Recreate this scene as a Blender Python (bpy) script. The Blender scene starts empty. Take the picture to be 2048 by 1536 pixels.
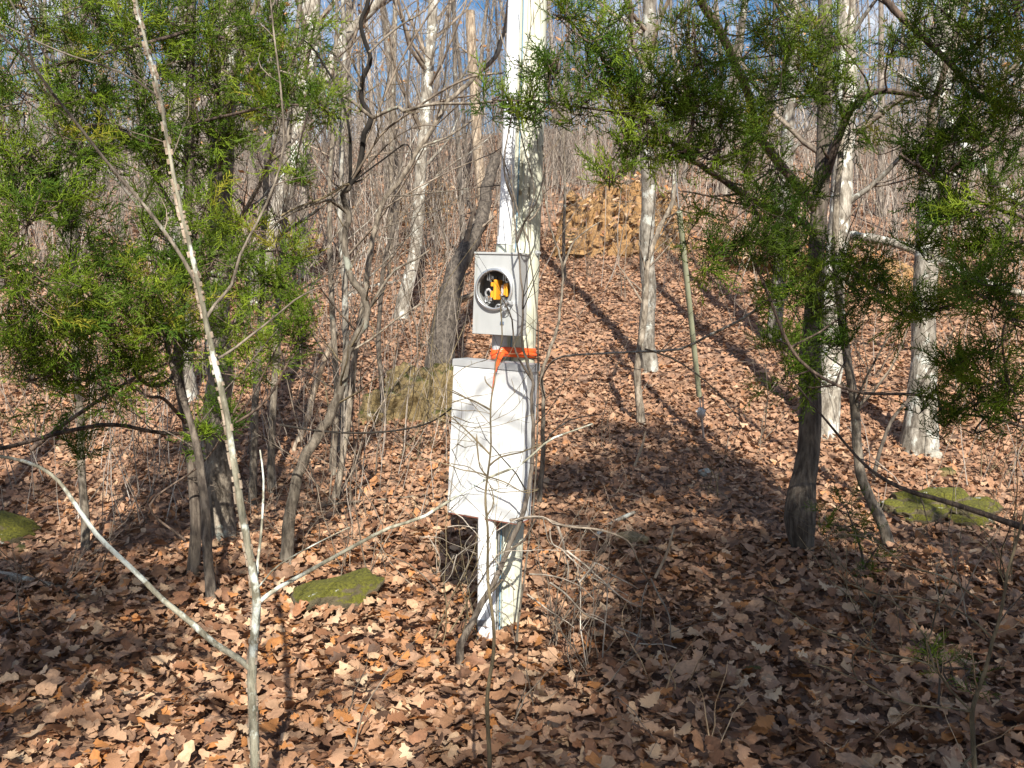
import bpy, math, random
import numpy as np
from mathutils import Vector, Matrix
R = math.radians
rng = np.random.default_rng(11)
random.seed(11)
sc = bpy.context.scene
C = sc.collection

# ------------------------------------------------------------------ camera, sky, sun, exposure
PITCH = R(5.4); FPX = 1850.0; CZ = 1.6
cam_d = bpy.data.cameras.new("camera"); cam = bpy.data.objects.new("camera", cam_d); C.objects.link(cam)
cam.location = (0, 0, CZ); cam.rotation_euler = (R(90) - PITCH, 0, 0)
cam_d.sensor_width = 36; cam_d.lens = 36 * FPX / 2048; cam_d.clip_end = 900; cam_d.clip_start = 0.05
sc.camera = cam
SUN_EL = R(41); SUN_AZ = R(8)           # light travels toward (-sin az, cos az), downwards
Ldir = np.array([-math.sin(SUN_AZ) * math.cos(SUN_EL), math.cos(SUN_AZ) * math.cos(SUN_EL), -math.sin(SUN_EL)])
sd = bpy.data.lights.new("sun", 'SUN'); sd.energy = 5.0; sd.angle = R(0.6); sd.color = (1, 0.94, 0.83)
so = bpy.data.objects.new("sun", sd); C.objects.link(so)
so.rotation_euler = Vector(Ldir).to_track_quat('-Z', 'Y').to_euler(); so.location = (2, -10, 12)
w = bpy.data.worlds.new("World"); sc.world = w; w.use_nodes = True
nt = w.node_tree; nt.nodes.clear()
def N(t, ty, **kw):
    n = t.nodes.new(ty)
    for k, v in kw.items():
        if hasattr(n, k): setattr(n, k, v)
        else: n.inputs[k.replace('_', ' ')].default_value = v
    return n
sky = N(nt, 'ShaderNodeTexSky', sky_type='NISHITA', sun_disc=False)
sky.sun_elevation = SUN_EL; sky.sun_rotation = math.pi - SUN_AZ if False else math.pi + SUN_AZ * -1
tc = N(nt, 'ShaderNodeTexCoord'); mp = N(nt, 'ShaderNodeMapping'); mp.inputs['Scale'].default_value = (1, 1, 3.2)
nz = N(nt, 'ShaderNodeTexNoise'); nz.inputs['Scale'].default_value = 5.5; nz.inputs['Detail'].default_value = 7; nz.inputs['Roughness'].default_value = .62
rp = N(nt, 'ShaderNodeValToRGB'); rp.color_ramp.elements[0].position = .46; rp.color_ramp.elements[1].position = .70
mx = N(nt, 'ShaderNodeMix', data_type='RGBA'); mx.inputs['B'].default_value = (12, 12.6, 13.6, 1)
hs = N(nt, 'ShaderNodeHueSaturation'); hs.inputs['Saturation'].default_value = 1.45; hs.inputs['Value'].default_value = 1.5
bg = N(nt, 'ShaderNodeBackground'); bg.inputs['Strength'].default_value = 0.049
wo = N(nt, 'ShaderNodeOutputWorld')
L = nt.links.new
L(tc.outputs['Generated'], mp.inputs['Vector']); L(mp.outputs['Vector'], nz.inputs['Vector']); L(nz.outputs['Fac'], rp.inputs['Fac'])
L(rp.outputs['Color'], mx.inputs['Factor']); L(sky.outputs['Color'], hs.inputs['Color']); L(hs.outputs['Color'], mx.inputs['A'])
L(mx.outputs['Result'], bg.inputs['Color']); L(bg.outputs['Background'], wo.inputs['Surface'])
sc.view_settings.view_transform = 'Standard'; sc.view_settings.look = 'None'
sc.view_settings.exposure = 0.93; sc.view_settings.gamma = 1; sc.view_settings.use_curve_mapping = False
sc.render.engine = 'CYCLES'
sc.cycles.max_bounces = 5; sc.cycles.diffuse_bounces = 3; sc.cycles.transparent_max_bounces = 4

# ------------------------------------------------------------------ terrain and pixel helpers (a pixel only says where a thing stands)
def sp(t, k=1.6):
    return np.logaddexp(0, k * np.asarray(t, float)) / k
def Hb(x, y):
    x = np.asarray(x, float); y = np.asarray(y, float)
    z = .2 * sp(y - 5.2) + .056 * sp(y - 17, .7) - .31 * sp(y - 48 - 2 * np.sin(x * .09), .25)
    z = z + .018 * sp(x - 1, .5) * (1 - np.exp(-sp(y - 8, .5) * .15))
    z = z - .02 * sp(-x - 3, .5) * (1 - np.exp(-sp(y - 8, .5) * .1))
    return z
def H(x, y):
    x = np.asarray(x, float); y = np.asarray(y, float)
    b = .035 * np.sin(1.3 * x + .7) * np.sin(1.1 * y + .3) + .02 * np.sin(2.9 * x + y) * np.cos(2.3 * y - .8 * x) + .1 * np.sin(.37 * x + 1) * np.cos(.31 * y)
    m = np.clip((np.hypot(x - .0, y - 4.4) - 1.2) / 3, 0, 1)
    far = np.clip((y - 12) / 12, 0, 1)
    return Hb(x, y) + b * m * (1 + 2.5 * far)
cP, sP = math.cos(PITCH), math.sin(PITCH)
def at(px, py, d):
    X = (px - 1024) / FPX * d; U = (768 - py) / FPX * d
    return np.array([X, d * cP + U * sP, CZ - d * sP + U * cP])
def hit(px, py):
    d = 2.0
    while d < 90:
        p = at(px, py, d)
        if p[2] <= float(H(p[0], p[1])): break
        d += .02
    return d, p

# ------------------------------------------------------------------ mesh builder
class MB:
    def __init__(s): s.v = []; s.f3 = []; s.f4 = []; s.n = 0; s.c = []
    def add(s, v, f, col=None):
        v = np.asarray(v, np.float32).reshape(-1, 3); f = np.asarray(f, np.int32)
        (s.f3 if f.shape[1] == 3 else s.f4).append(f + s.n)
        s.v.append(v); s.n += len(v)
        if col is not None:
            c = np.asarray(col, np.float32)
            if c.ndim == 1: c = np.tile(c, (len(v), 1))
            s.c.append(c)
    def mesh(s, name, mat, origin=(0, 0, 0), smooth=True):
        me = bpy.data.meshes.new(name)
        if s.n == 0: return me
        v = np.concatenate(s.v) - np.asarray(origin, np.float32)
        f3 = np.concatenate(s.f3) if s.f3 else np.zeros((0, 3), np.int32)
        f4 = np.concatenate(s.f4) if s.f4 else np.zeros((0, 4), np.int32)
        me.vertices.add(len(v)); me.vertices.foreach_set('co', v.astype(np.float32).ravel())
        li = np.concatenate([f3.ravel(), f4.ravel()]); me.loops.add(len(li)); me.loops.foreach_set('vertex_index', li)
        st = np.concatenate([np.arange(len(f3)) * 3, len(f3) * 3 + np.arange(len(f4)) * 4]).astype(np.int32)
        me.polygons.add(len(st)); me.polygons.foreach_set('loop_start', st)
        me.polygons.foreach_set('use_smooth', np.full(len(st), smooth, bool))
        if s.c:
            a = me.color_attributes.new('tint', 'FLOAT_COLOR', 'POINT')
            c = np.concatenate(s.c); c = np.concatenate([c, np.ones((len(c), 1), np.float32)], 1)
            a.data.foreach_set('color', c.ravel())
        me.update(calc_edges=True)
        if mat: me.materials.append(mat)
        return me
    def build(s, name, mat, parent=None, kind=None, smooth=True, label=None):
        org = parent['_w'] if parent is not None and '_w' in parent else (0, 0, 0)
        o = bpy.data.objects.new(name, s.mesh(name, mat, org, smooth)); C.objects.link(o)
        if parent is not None: o.parent = parent
        if '_w' in (parent or {}): o['_w'] = list(org)
        if kind: o['kind'] = kind
        if label: o['label'] = label
        return o
def thing(name, label, cat, loc, group=None):
    o = bpy.data.objects.new(name, None); C.objects.link(o); o.empty_display_size = .2
    o.location = [float(a) for a in loc]; o['_w'] = [float(a) for a in loc]; o['label'] = label; o['category'] = cat
    if group: o['group'] = group
    return o
def dup(root, loc, rz=0, s=1, label=None, group=None):
    r = root.copy(); C.objects.link(r); r.location = loc; r.rotation_euler = (0, 0, rz); r.scale = (s, s, s)
    if label: r['label'] = label
    if group: r['group'] = group
    for ch in list(root.children):
        c = ch.copy(); C.objects.link(c); c.parent = r
        for g in list(ch.children):
            d = g.copy(); C.objects.link(d); d.parent = c
    return r
def nrm(v):
    v = np.asarray(v, float); return v / (np.linalg.norm(v) + 1e-12)
def smooth_path(P, n=4):
    P = np.asarray(P, float)
    if len(P) < 3 or n < 2: return P
    Q = np.vstack([2 * P[0] - P[1], P, 2 * P[-1] - P[-2]])
    out = []
    for i in range(1, len(Q) - 2):
        a, b, c, d = Q[i - 1], Q[i], Q[i + 1], Q[i + 2]
        for k in range(n):
            t = k / n
            out.append(.5 * (2 * b + (c - a) * t + (2 * a - 5 * b + 4 * c - d) * t * t + (3 * b - a - 3 * c + d) * t ** 3))
    out.append(Q[-2]); return np.array(out)
_cs = {}
def tube(mb, P, rad, k=5, col=None, cap=False, rough=0):
    P = np.asarray(P, float); n = len(P); rad = np.asarray(rad, float)
    if rad.ndim == 0: rad = np.full(n, float(rad))
    T = np.empty_like(P); T[1:-1] = P[2:] - P[:-2]; T[0] = P[1] - P[0]; T[-1] = P[-1] - P[-2]
    T /= (np.linalg.norm(T, axis=1, keepdims=True) + 1e-12)
    m = T.mean(0); up = np.array([1., 0, 0]) if abs(m[0]) < .7 * np.linalg.norm(m) + 1e-9 else np.array([0, 0, 1.])
    A = np.cross(T, up); A /= (np.linalg.norm(A, axis=1, keepdims=True) + 1e-12); B = np.cross(T, A)
    if k not in _cs:
        a = np.arange(k) * 2 * math.pi / k; _cs[k] = (np.cos(a), np.sin(a))
    c, s_ = _cs[k]
    rr = rad[:, None, None] * (1 + (rng.normal(0, rough, (n, k, 1)) if rough else 0))
    V = P[:, None, :] + rr * (A[:, None, :] * c[None, :, None] + B[:, None, :] * s_[None, :, None])
    i = np.arange(n - 1)[:, None] * k; j = np.arange(k)[None, :]; j2 = (j + 1) % k
    F = np.stack([i + j, i + j2, i + k + j2, i + k + j], -1).reshape(-1, 4)
    mb.add(V.reshape(-1, 3), F, col)
    if cap:
        for e, fl in ((0, 1), (n - 1, 0)):
            ring = V[e]; cc = ring.mean(0); vv = np.vstack([ring, cc])
            ff = np.array([[q, (q + 1) % k, k] if fl else [(q + 1) % k, q, k] for q in range(k)])
            mb.add(vv, ff, col)
def perp(d):
    a = rng.normal(size=3); a -= d * (a @ d); return nrm(a)
def wig(p0, d, L_, n, amp, up=0.0):
    P = [np.asarray(p0, float)]; d = nrm(d)
    for i in range(n):
        d = nrm(d + rng.normal(0, amp, 3) + np.array([0, 0, up])); P.append(P[-1] + d * L_ / n)
    return np.array(P)
def box(mb, lo, hi, M=None, o=(0, 0, 0), bev=0):
    lo = np.array(lo, float); hi = np.array(hi, float)
    if bev <= 0:
        v = np.array([[x, y, z] for x in (lo[0], hi[0]) for y in (lo[1], hi[1]) for z in (lo[2], hi[2])])
        f = [[0, 1, 3, 2], [4, 6, 7, 5], [0, 4, 5, 1], [2, 3, 7, 6], [0, 2, 6, 4], [1, 5, 7, 3]]
    else:
        bm = __import__('bmesh').new(); import bmesh
        bmesh.ops.create_cube(bm, size=1)
        for q in bm.verts: q.co = [(lo[i] + hi[i]) / 2 + q.co[i] * (hi[i] - lo[i]) for i in range(3)]
        bmesh.ops.bevel(bm, geom=bm.edges[:], offset=bev, segments=2, affect='EDGES', profile=.6)
        bmesh.ops.triangulate(bm, faces=bm.faces[:])
        bm.verts.index_update(); v = np.array([q.co[:] for q in bm.verts]); f = [[q.index for q in p.verts] for p in bm.faces]; bm.free()
    if M is not None: v = v @ np.asarray(M).T + np.asarray(o)
    mb.add(v, f)

# ------------------------------------------------------------------ materials
def newmat(name):
    m = bpy.data.materials.new(name); m.use_nodes = True; t = m.node_tree; t.nodes.clear()
    b = N(t, 'ShaderNodeBsdfPrincipled'); o = N(t, 'ShaderNodeOutputMaterial'); t.links.new(b.outputs[0], o.inputs[0])
    return m, t, b
def ramp(t, src, stops):
    r = N(t, 'ShaderNodeValToRGB'); e = r.color_ramp.elements
    while len(e) < len(stops): e.new(.5)
    for q, (p, c) in zip(e, stops): q.position = p; q.color = (*c, 1)
    t.links.new(src, r.inputs['Fac']); return r.outputs['Color']
def noise(t, scale, detail=4, stretch=(1, 1, 1), coord='Object', rough=.55, dist=0):
    c = N(t, 'ShaderNodeTexCoord'); m = N(t, 'ShaderNodeMapping'); m.inputs['Scale'].default_value = stretch
    n = N(t, 'ShaderNodeTexNoise'); n.inputs['Scale'].default_value = scale; n.inputs['Detail'].default_value = detail
    n.inputs['Roughness'].default_value = rough; n.inputs['Distortion'].default_value = dist
    t.links.new(c.outputs[coord], m.inputs[0]); t.links.new(m.outputs[0], n.inputs['Vector']); return n.outputs['Fac']
def mix(t, a, b, f, bt='MIX'):
    m = N(t, 'ShaderNodeMix', data_type='RGBA', blend_type=bt)
    for s_, k in ((a, 'A'), (b, 'B'), (f, 'Factor')):
        if hasattr(s_, 'links'): t.links.new(s_, m.inputs[k])
        elif isinstance(s_, tuple): m.inputs[k].default_value = (*s_, 1)
        else: m.inputs[k].default_value = s_
    return m.outputs['Result']
def bump(t, b, h, st=.5, dist=.01):
    n = N(t, 'ShaderNodeBump'); n.inputs['Strength'].default_value = st; n.inputs['Distance'].default_value = dist
    t.links.new(h, n.inputs['Height']); t.links.new(n.outputs[0], b.inputs['Normal'])
def bark(name, dark, light, lichen=None, lamt=.6, scale=42, st=(1, 1, .3), bst=1, bd=.012, vary=.35):
    m, t, b = newmat(name)
    n1 = noise(t, scale, 6, st, rough=.65)
    c = ramp(t, n1, [(.40, dark), (.58, light)])
    nb = noise(t, scale * .35, 5, (1, 1, .5), rough=.7); c = mix(t, c, ramp(t, nb, [(.36, (.55, .53, .5)), (.62, (1.12, 1.12, 1.12))]), 1.0, 'MULTIPLY')
    if lichen:
        n2 = noise(t, 7, 5, (1, 1, .7), rough=.7)
        k = ramp(t, n2, [(lamt - .03, (0, 0, 0)), (lamt + .04, (1, 1, 1))])
        c = mix(t, c, lichen, k)
    oi = N(t, 'ShaderNodeObjectInfo'); mr = N(t, 'ShaderNodeMapRange'); mr.inputs['To Min'].default_value = 1 - vary; mr.inputs['To Max'].default_value = 1 + vary * .6
    t.links.new(oi.outputs['Random'], mr.inputs['Value'])
    h = N(t, 'ShaderNodeHueSaturation'); t.links.new(c, h.inputs['Color']); t.links.new(mr.outputs[0], h.inputs['Value'])
    t.links.new(h.outputs[0], b.inputs['Base Color']); b.inputs['Roughness'].default_value = .9
    bump(t, b, n1, bst, bd); return m
M = {}
M['bark_grey'] = bark('bark_grey', (.10, .08, .06), (.28, .24, .19), (.40, .42, .35), .62, bst=1)
M['bark_dark'] = bark('bark_dark', (.06, .047, .038), (.18, .15, .12), (.30, .32, .26), .68, scale=38)
M['bark_pale'] = bark('bark_pale', (.15, .13, .105), (.36, .33, .28), (.52, .53, .48), .56, scale=30, bst=1)
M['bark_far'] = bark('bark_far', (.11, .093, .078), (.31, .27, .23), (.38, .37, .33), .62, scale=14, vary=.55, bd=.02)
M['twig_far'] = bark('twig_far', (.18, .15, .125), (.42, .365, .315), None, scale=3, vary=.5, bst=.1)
M['twig'] = bark('twig', (.11, .085, .065), (.27, .22, .17), (.42, .42, .36), .66, scale=20, bst=.3)
M['twig_black'] = bark('twig_black', (.010, .008, .007), (.032, .026, .02), (.25, .26, .21), .7, scale=30, bst=.8)
M['twig_olive'] = bark('twig_olive', (.09, .07, .04), (.24, .19, .11), (.36, .38, .30), .68, scale=24, bst=.5)
M['twig_pale'] = bark('twig_pale', (.24, .20, .16), (.44, .39, .33), None, scale=24, bst=.3)
M['twig_tan'] = bark('twig_tan', (.38, .24, .13), (.56, .40, .24), None, scale=24, bst=.3)  # tan brightened to stand in for shoots catching the sun
M['cedar_wood'] = bark('cedar_wood', (.05, .034, .026), (.17, .12, .09), (.26, .25, .21), .7, scale=45, st=(1, 1, .12))
M['cedar_trunk'] = bark('cedar_trunk', (.075, .056, .043), (.20, .165, .13), (.30, .30, .25), .66, scale=45, st=(1, 1, .12))
M['lichen_bark'] = bark('lichen_bark', (.17, .16, .115), (.35, .335, .26), (.58, .62, .56), .53, scale=34, bst=1, vary=.1)
M['cork'] = bark('cork', (.22, .17, .12), (.42, .34, .27), (.66, .66, .6), .6, scale=60, vary=.1)
M['dead_wood'] = bark('dead_wood', (.26, .19, .13), (.50, .41, .31), None, scale=22, st=(1, 1, .1))
# leaf litter and cedar sprays: own colour per leaf
def tinted(name, rough, trans, bs=.25, spec=.3):
    m, t, b = newmat(name); a = N(t, 'ShaderNodeVertexColor', layer_name='tint')
    n1 = noise(t, 60, 3); k = ramp(t, n1, [(.3, (.72, .72, .72)), (.7, (1.15, 1.15, 1.15))])
    c = mix(t, a.outputs['Color'], k, 1.0, 'MULTIPLY')
    t.links.new(c, b.inputs['Base Color']); b.inputs['Roughness'].default_value = rough; b.inputs['Specular IOR Level'].default_value = spec
    if trans:
        o = [q for q in t.nodes if q.type == 'OUTPUT_MATERIAL'][0]; tr = N(t, 'ShaderNodeBsdfTranslucent'); t.links.new(c, tr.inputs['Color'])
        ms = N(t, 'ShaderNodeMixShader'); ms.inputs[0].default_value = trans
        t.links.new(b.outputs[0], ms.inputs[1]); t.links.new(tr.outputs[0], ms.inputs[2]); t.links.new(ms.outputs[0], o.inputs[0])
    bump(t, b, n1, bs, .003); return m
M['litter'] = tinted('leaf_litter', .62, .12, .4)
M['cedar'] = tinted('cedar_green', .6, .25, 0, .08)
LEAFC = np.array([(.40, .235, .145), (.31, .165, .09), (.24, .115, .06), (.45, .28, .175), (.50, .345, .22), (.40, .175, .06), (.16, .082, .048), (.10, .056, .036), (.33, .20, .13), (.58, .43, .29)])
LEAFP = np.array([.20, .17, .12, .14, .08, .07, .08, .06, .07, .01])
LEAFC = LEAFC * np.array([1.0, .985, .95])
def mat_ground():
    m, t, b = newmat('forest_floor')
    c = N(t, 'ShaderNodeTexCoord'); v = N(t, 'ShaderNodeTexVoronoi'); v.inputs['Scale'].default_value = 13; v.inputs['Randomness'].default_value = 1
    d = N(t, 'ShaderNodeTexNoise'); d.inputs['Scale'].default_value = 22; d.inputs['Detail'].default_value = 3
    ad = N(t, 'ShaderNodeMix', data_type='VECTOR'); ad.inputs['Factor'].default_value = .12
    t.links.new(c.outputs['Object'], ad.inputs['A']); t.links.new(d.outputs['Color'], ad.inputs['B']); t.links.new(c.outputs['Object'], d.inputs['Vector'])
    t.links.new(ad.outputs['Result'], v.inputs['Vector'])
    sx = N(t, 'ShaderNodeSeparateColor'); t.links.new(v.outputs['Color'], sx.inputs[0])
    col = ramp(t, sx.outputs[0], [(0, (.11, .064, .042)), (.3, (.20, .115, .074)), (.6, (.27, .16, .10)), (1, (.37, .235, .16))])
    big = noise(t, .5, 4); k = ramp(t, big, [(.35, (.72, .72, .72)), (.65, (1.1, 1.08, 1.05))])
    col = mix(t, col, k, 1.0, 'MULTIPLY')
    t.links.new(col, b.inputs['Base Color']); b.inputs['Roughness'].default_value = .95
    bump(t, b, v.outputs['Distance'], .8, .03); return m
def mat_rock(name, base, light, moss, mamt, spots=None):
    m, t, b = newmat(name)
    n1 = noise(t, 22, 9, rough=.72); c = ramp(t, n1, [(.34, base), (.64, light)])
    g = N(t, 'ShaderNodeNewGeometry'); s_ = N(t, 'ShaderNodeSeparateXYZ'); t.links.new(g.outputs['Normal'], s_.inputs[0])
    n2 = noise(t, 9, 6, rough=.8); ma = N(t, 'ShaderNodeMath', operation='MULTIPLY_ADD'); ma.inputs[1].default_value = .55; t.links.new(s_.outputs['Z'], ma.inputs[0]); t.links.new(n2, ma.inputs[2])
    k = ramp(t, ma.outputs[0], [(mamt, (0, 0, 0)), (mamt + .1, (1, 1, 1))])
    n3 = noise(t, 70, 6, rough=.75); mc = ramp(t, n3, [(.36, tuple(a * .3 for a in moss)), (.66, tuple(a * 1.25 for a in moss))])
    c = mix(t, c, mc, k)
    if spots:
        n4 = noise(t, 14, 4, rough=.6); k2 = ramp(t, n4, [(.66, (0, 0, 0)), (.69, (1, 1, 1))]); c = mix(t, c, spots, k2)
    if name.startswith('orange'):
        n5 = noise(t, 3.2, 6, rough=.75); c = mix(t, c, (.075, .045, .025), ramp(t, n5, [(.53, (0, 0, 0)), (.62, (.85, .85, .85))]))
    t.links.new(c, b.inputs['Base Color']); b.inputs['Roughness'].default_value = .93; bump(t, b, n3, 1.0, .025); return m
M['ground'] = mat_ground()
M['moss_rock'] = mat_rock('moss_rock', (.07, .058, .03), (.19, .155, .09), (.17, .165, .015), .74, (.55, .56, .50))
M['ochre_rock'] = mat_rock('ochre_rock', (.13, .09, .035), (.36, .27, .125), (.12, .115, .02), .86, (.5, .48, .4))
M['clay'] = mat_rock('orange_clay', (.19, .10, .04), (.52, .31, .13), (.13, .10, .04), .98)
M['clay_rock'] = mat_rock('orange_rock', (.20, .10, .035), (.52, .32, .135), (.16, .12, .05), 1.0)
M['pale_rock'] = mat_rock('pale_rock', (.38, .35, .28), (.62, .60, .52), (.3, .3, .2), 1.4)
M['tan_rock'] = mat_rock('tan_rock', (.22, .16, .08), (.40, .31, .18), (.16, .14, .04), 1.0)
def mat_paint(name, c1, c2, rough=.5, metal=0.0, streak=True, dirt=(.30, .32, .24), amt=.68):
    m, t, b = newmat(name)
    n1 = noise(t, 9, 5, (1, 1, .35)); c = ramp(t, n1, [(.3, c1), (.7, c2)])
    if streak:
        n2 = noise(t, 26, 5, (1, 1, .07), rough=.7); k = ramp(t, n2, [(amt - .04, (0, 0, 0)), (amt + .10, (.5, .5, .5))]); c = mix(t, c, dirt, k)
    t.links.new(c, b.inputs['Base Color']); b.inputs['Roughness'].default_value = rough; b.inputs['Metallic'].default_value = metal
    bump(t, b, noise(t, 60, 2), .05, .002); return m
M['panel'] = mat_paint('panel_paint', (.60, .62, .625), (.69, .70, .70), .42, dirt=(.40, .42, .34), amt=.60)
M['meter'] = mat_paint('meter_paint', (.40, .415, .42), (.52, .535, .54), .34, .2, amt=.62)
M['grey_top'] = mat_paint('worn_grey_metal', (.28, .29, .30), (.38, .39, .40), .5)
M['rust'] = mat_paint('rusty_edge', (.22, .07, .05), (.32, .12, .08), .7)
M['pvc'] = mat_paint('white_conduit', (.74, .76, .78), (.80, .82, .84), .35, streak=True, dirt=(.45, .47, .45), amt=.72)
M['pvc_grey'] = mat_paint('grey_conduit', (.36, .37, .39), (.44, .45, .47), .4)
M['hub'] = mat_paint('weathered_hub', (.36, .38, .33), (.48, .50, .44), .5)
M['steel'] = mat_paint('bright_steel', (.55, .56, .57), (.70, .71, .72), .3, .8, streak=False)
M['black'] = mat_paint('dark_interior', (.13, .13, .132), (.22, .22, .225), .6, streak=False)
M['orange_block'] = mat_paint('orange_insulator', (.72, .30, .015), (.82, .38, .03), .4, streak=False)
M['tape'] = mat_paint('orange_tape', (.85, .10, .02), (.9, .14, .03), .4, streak=False)
M['tag_blue'] = mat_paint('blue_grey_tab', (.10, .14, .2), (.14, .18, .25), .5, streak=False)
M['cable_blue'] = mat_paint('blue_wire', (.12, .22, .30), (.18, .3, .4), .5, streak=False)
M['guard'] = mat_paint('olive_guard', (.20, .21, .13), (.30, .31, .21), .6)
M['zinc'] = mat_paint('dull_zinc', (.33, .34, .35), (.5, .51, .52), .5, .4, streak=False)
def mat_pole():
    m, t, b = newmat('weathered_pole')
    n1 = noise(t, 26, 7, (1, 1, .035), rough=.7); c = ramp(t, n1, [(.28, (.25, .25, .17)), (.42, (.48, .48, .37)), (.62, (.68, .675, .58)), (.8, (.75, .745, .68))])
    n2 = noise(t, 2.2, 4, (1, 1, .35)); k = ramp(t, n2, [(.4, (0, 0, 0)), (.65, (.55, .55, .55))]); c = mix(t, c, (.50, .51, .38), k)
    n3 = noise(t, 60, 2, (1, 1, .012)); k3 = ramp(t, n3, [(.60, (0, 0, 0)), (.68, (1, 1, 1))]); c = mix(t, c, (.20, .18, .13), k3)
    v = N(t, 'ShaderNodeTexVoronoi'); v.inputs['Scale'].default_value = 5; tc_ = N(t, 'ShaderNodeTexCoord'); t.links.new(tc_.outputs['Object'], v.inputs['Vector'])
    k4 = ramp(t, v.outputs['Distance'], [(.05, (1, 1, 1)), (.09, (0, 0, 0))]); c = mix(t, c, (.30, .24, .15), k4)
    t.links.new(c, b.inputs['Base Color']); b.inputs['Roughness'].default_value = .85; bump(t, b, n1, .7, .006); return m
M['pole'] = mat_pole()

# ------------------------------------------------------------------ ground
def grid_axis(lo, hi, dense_lo, dense_hi, ds, cs_):
    a = [dense_lo]; st = ds
    while a[-1] < hi: a.append(a[-1] + (ds if a[-1] < dense_hi else min(cs_, ds + (a[-1] - dense_hi) * .15)))
    b_ = [dense_lo]
    while b_[-1] > lo: b_.append(b_[-1] - min(cs_, ds + (dense_lo - b_[-1]) * .15))
    return np.array(b_[:0:-1] + a)
gx = grid_axis(-260, 260, -8, 8, .16, 12); gy = grid_axis(-120, 420, 0, 15, .16, 12)
X, Y = np.meshgrid(gx, gy); Z = H(X, Y)
near = (np.abs(X) < 14) & (Y < 22)
Z = Z + np.where(near, .012 * np.sin(X * 17 + Y * 5) * np.sin(Y * 19 - X * 3), 0)
g = MB(); nx = len(gx); ny = len(gy)
ii, jj = np.meshgrid(np.arange(nx - 1), np.arange(ny - 1)); a0 = (jj * nx + ii).ravel()
g.add(np.stack([X, Y, Z], -1).reshape(-1, 3), np.stack([a0, a0 + 1, a0 + nx + 1, a0 + nx], -1))
ground = g.build('ground', M['ground'], kind='structure')

# oak leaves: outline with lobes, bent along the midrib
def leaf_template(n_lobes, detail, seed):
    r = random.Random(seed); top = []; n = detail
    wl = r.uniform(.26, .36)
    for i in range(n + 1):
        t = i / n; wd = wl * math.sin(math.pi * min(1, t * .92 + .06)) ** .7 * (1 + .15 * t)
        if detail > 4: wd *= (1.0 if i % 2 else r.uniform(.42, .7)) * r.uniform(.8, 1.25)
        if n == 1: wd = r.uniform(.17, .3)
        top.append((t, wd + .01))
    curl = r.uniform(-1.4, 1.8); cup = r.uniform(-.8, 1.3); tw = r.uniform(-.5, .5)
    V = []
    for t, wd in top:
        zc = curl * .32 * (t - .5) ** 2 * 2
        for s_, q in ((-1, 1), (0, 0), (1, 1)):
            tt = t + (.05 if (q and detail > 4 and wd > .2) else 0)
            z = zc + cup * abs(s_ * wd) ** 1.3 * .8 + tw * s_ * wd * (t - .5) + (r.uniform(-.04, .04) if q else 0)
            V.append(((tt - .5), s_ * wd, z))
    F = []
    for i in range(n):
        a = i * 3
        F += [[a, a + 3, a + 4, a + 1], [a + 1, a + 4, a + 5, a + 2]]
    V = np.array(V); F = np.array(F)
    if detail > 6:                       # a little stalk
        V = np.vstack([V, [(-.5, .012, V[1][2]), (-.5, -.012, V[1][2]), (-.78, .006, V[1][2] + .03), (-.78, -.006, V[1][2] + .03)]]); k = len(V) - 4
        F = np.vstack([F, [[k, k + 1, k + 3, k + 2]]])
    return V, F
def euler_mats(yaw, nx_, ny_):
    n = len(yaw); N_ = np.stack([nx_, ny_, np.ones(n)], -1); N_ /= np.linalg.norm(N_, axis=1, keepdims=True)
    x = np.stack([np.cos(yaw), np.sin(yaw), np.zeros(n)], -1); x -= N_ * (x * N_).sum(1, keepdims=True); x /= np.linalg.norm(x, axis=1, keepdims=True)
    return np.stack([x, np.cross(N_, x), N_], -1)       # columns
def batch(mb, tv, tf, mats, scale, loc, tint):
    V = np.einsum('nij,vj->nvi', mats * scale[:, None, None], tv) + loc[:, None, :]
    n, k = V.shape[:2]; F = tf[None] + (np.arange(n) * k)[:, None, None]
    mb.add(V.reshape(-1, 3), F.reshape(-1, tf.shape[1]), np.repeat(tint, k, axis=0))
def scatter_leaves(mb, n, d0, d1, size, tmpls, half=.74, tilt=.42, lift=.03, pw=1.0):
    u = rng.random(n); d = (d0 ** (1 + pw) + u * (d1 ** (1 + pw) - d0 ** (1 + pw))) ** (1 / (1 + pw)); a = rng.uniform(-half, half, n)
    x = d * np.sin(a); y = d * np.cos(a)
    e = .05; sx = (H(x + e, y) - H(x - e, y)) / (2 * e); sy = (H(x, y + e) - H(x, y - e)) / (2 * e)
    nx_ = -sx + rng.normal(0, tilt, n); ny_ = -sy + rng.normal(0, tilt, n)
    mats = euler_mats(rng.uniform(0, 6.3, n), nx_, ny_)
    s = size * rng.lognormal(0, .28, n); loc = np.stack([x, y, H(x, y) + .012 + rng.random(n) ** 1.5 * lift + s * .08], -1)
    ci = rng.choice(len(LEAFC), n, p=LEAFP); dm = np.clip((d - 4) / 8, 0, .55)[:, None]; tint = (LEAFC[ci] * (1 - dm) + dm * np.array([.33, .19, .12])) * rng.normal(1, .14, (n, 1)).clip(.6, 1.5)
    w_ = rng.integers(0, len(tmpls), n)
    for q, (tv, tf) in enumerate(tmpls):
        k = w_ == q
        batch(mb, tv, tf, mats[k], s[k], loc[k], tint[k])
hiT = [leaf_template(4, 6, s) for s in range(9)]; midT = [leaf_template(3, 2, 40 + s) for s in range(8)]; loT = [leaf_template(1, 2, 80 + s) for s in range(6)]; dotT = [leaf_template(1, 1, 90 + s) for s in range(4)]
lm = MB()
scatter_leaves(lm, 18500, 1.6, 5.7, .061, hiT, lift=.045, tilt=.46)
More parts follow.
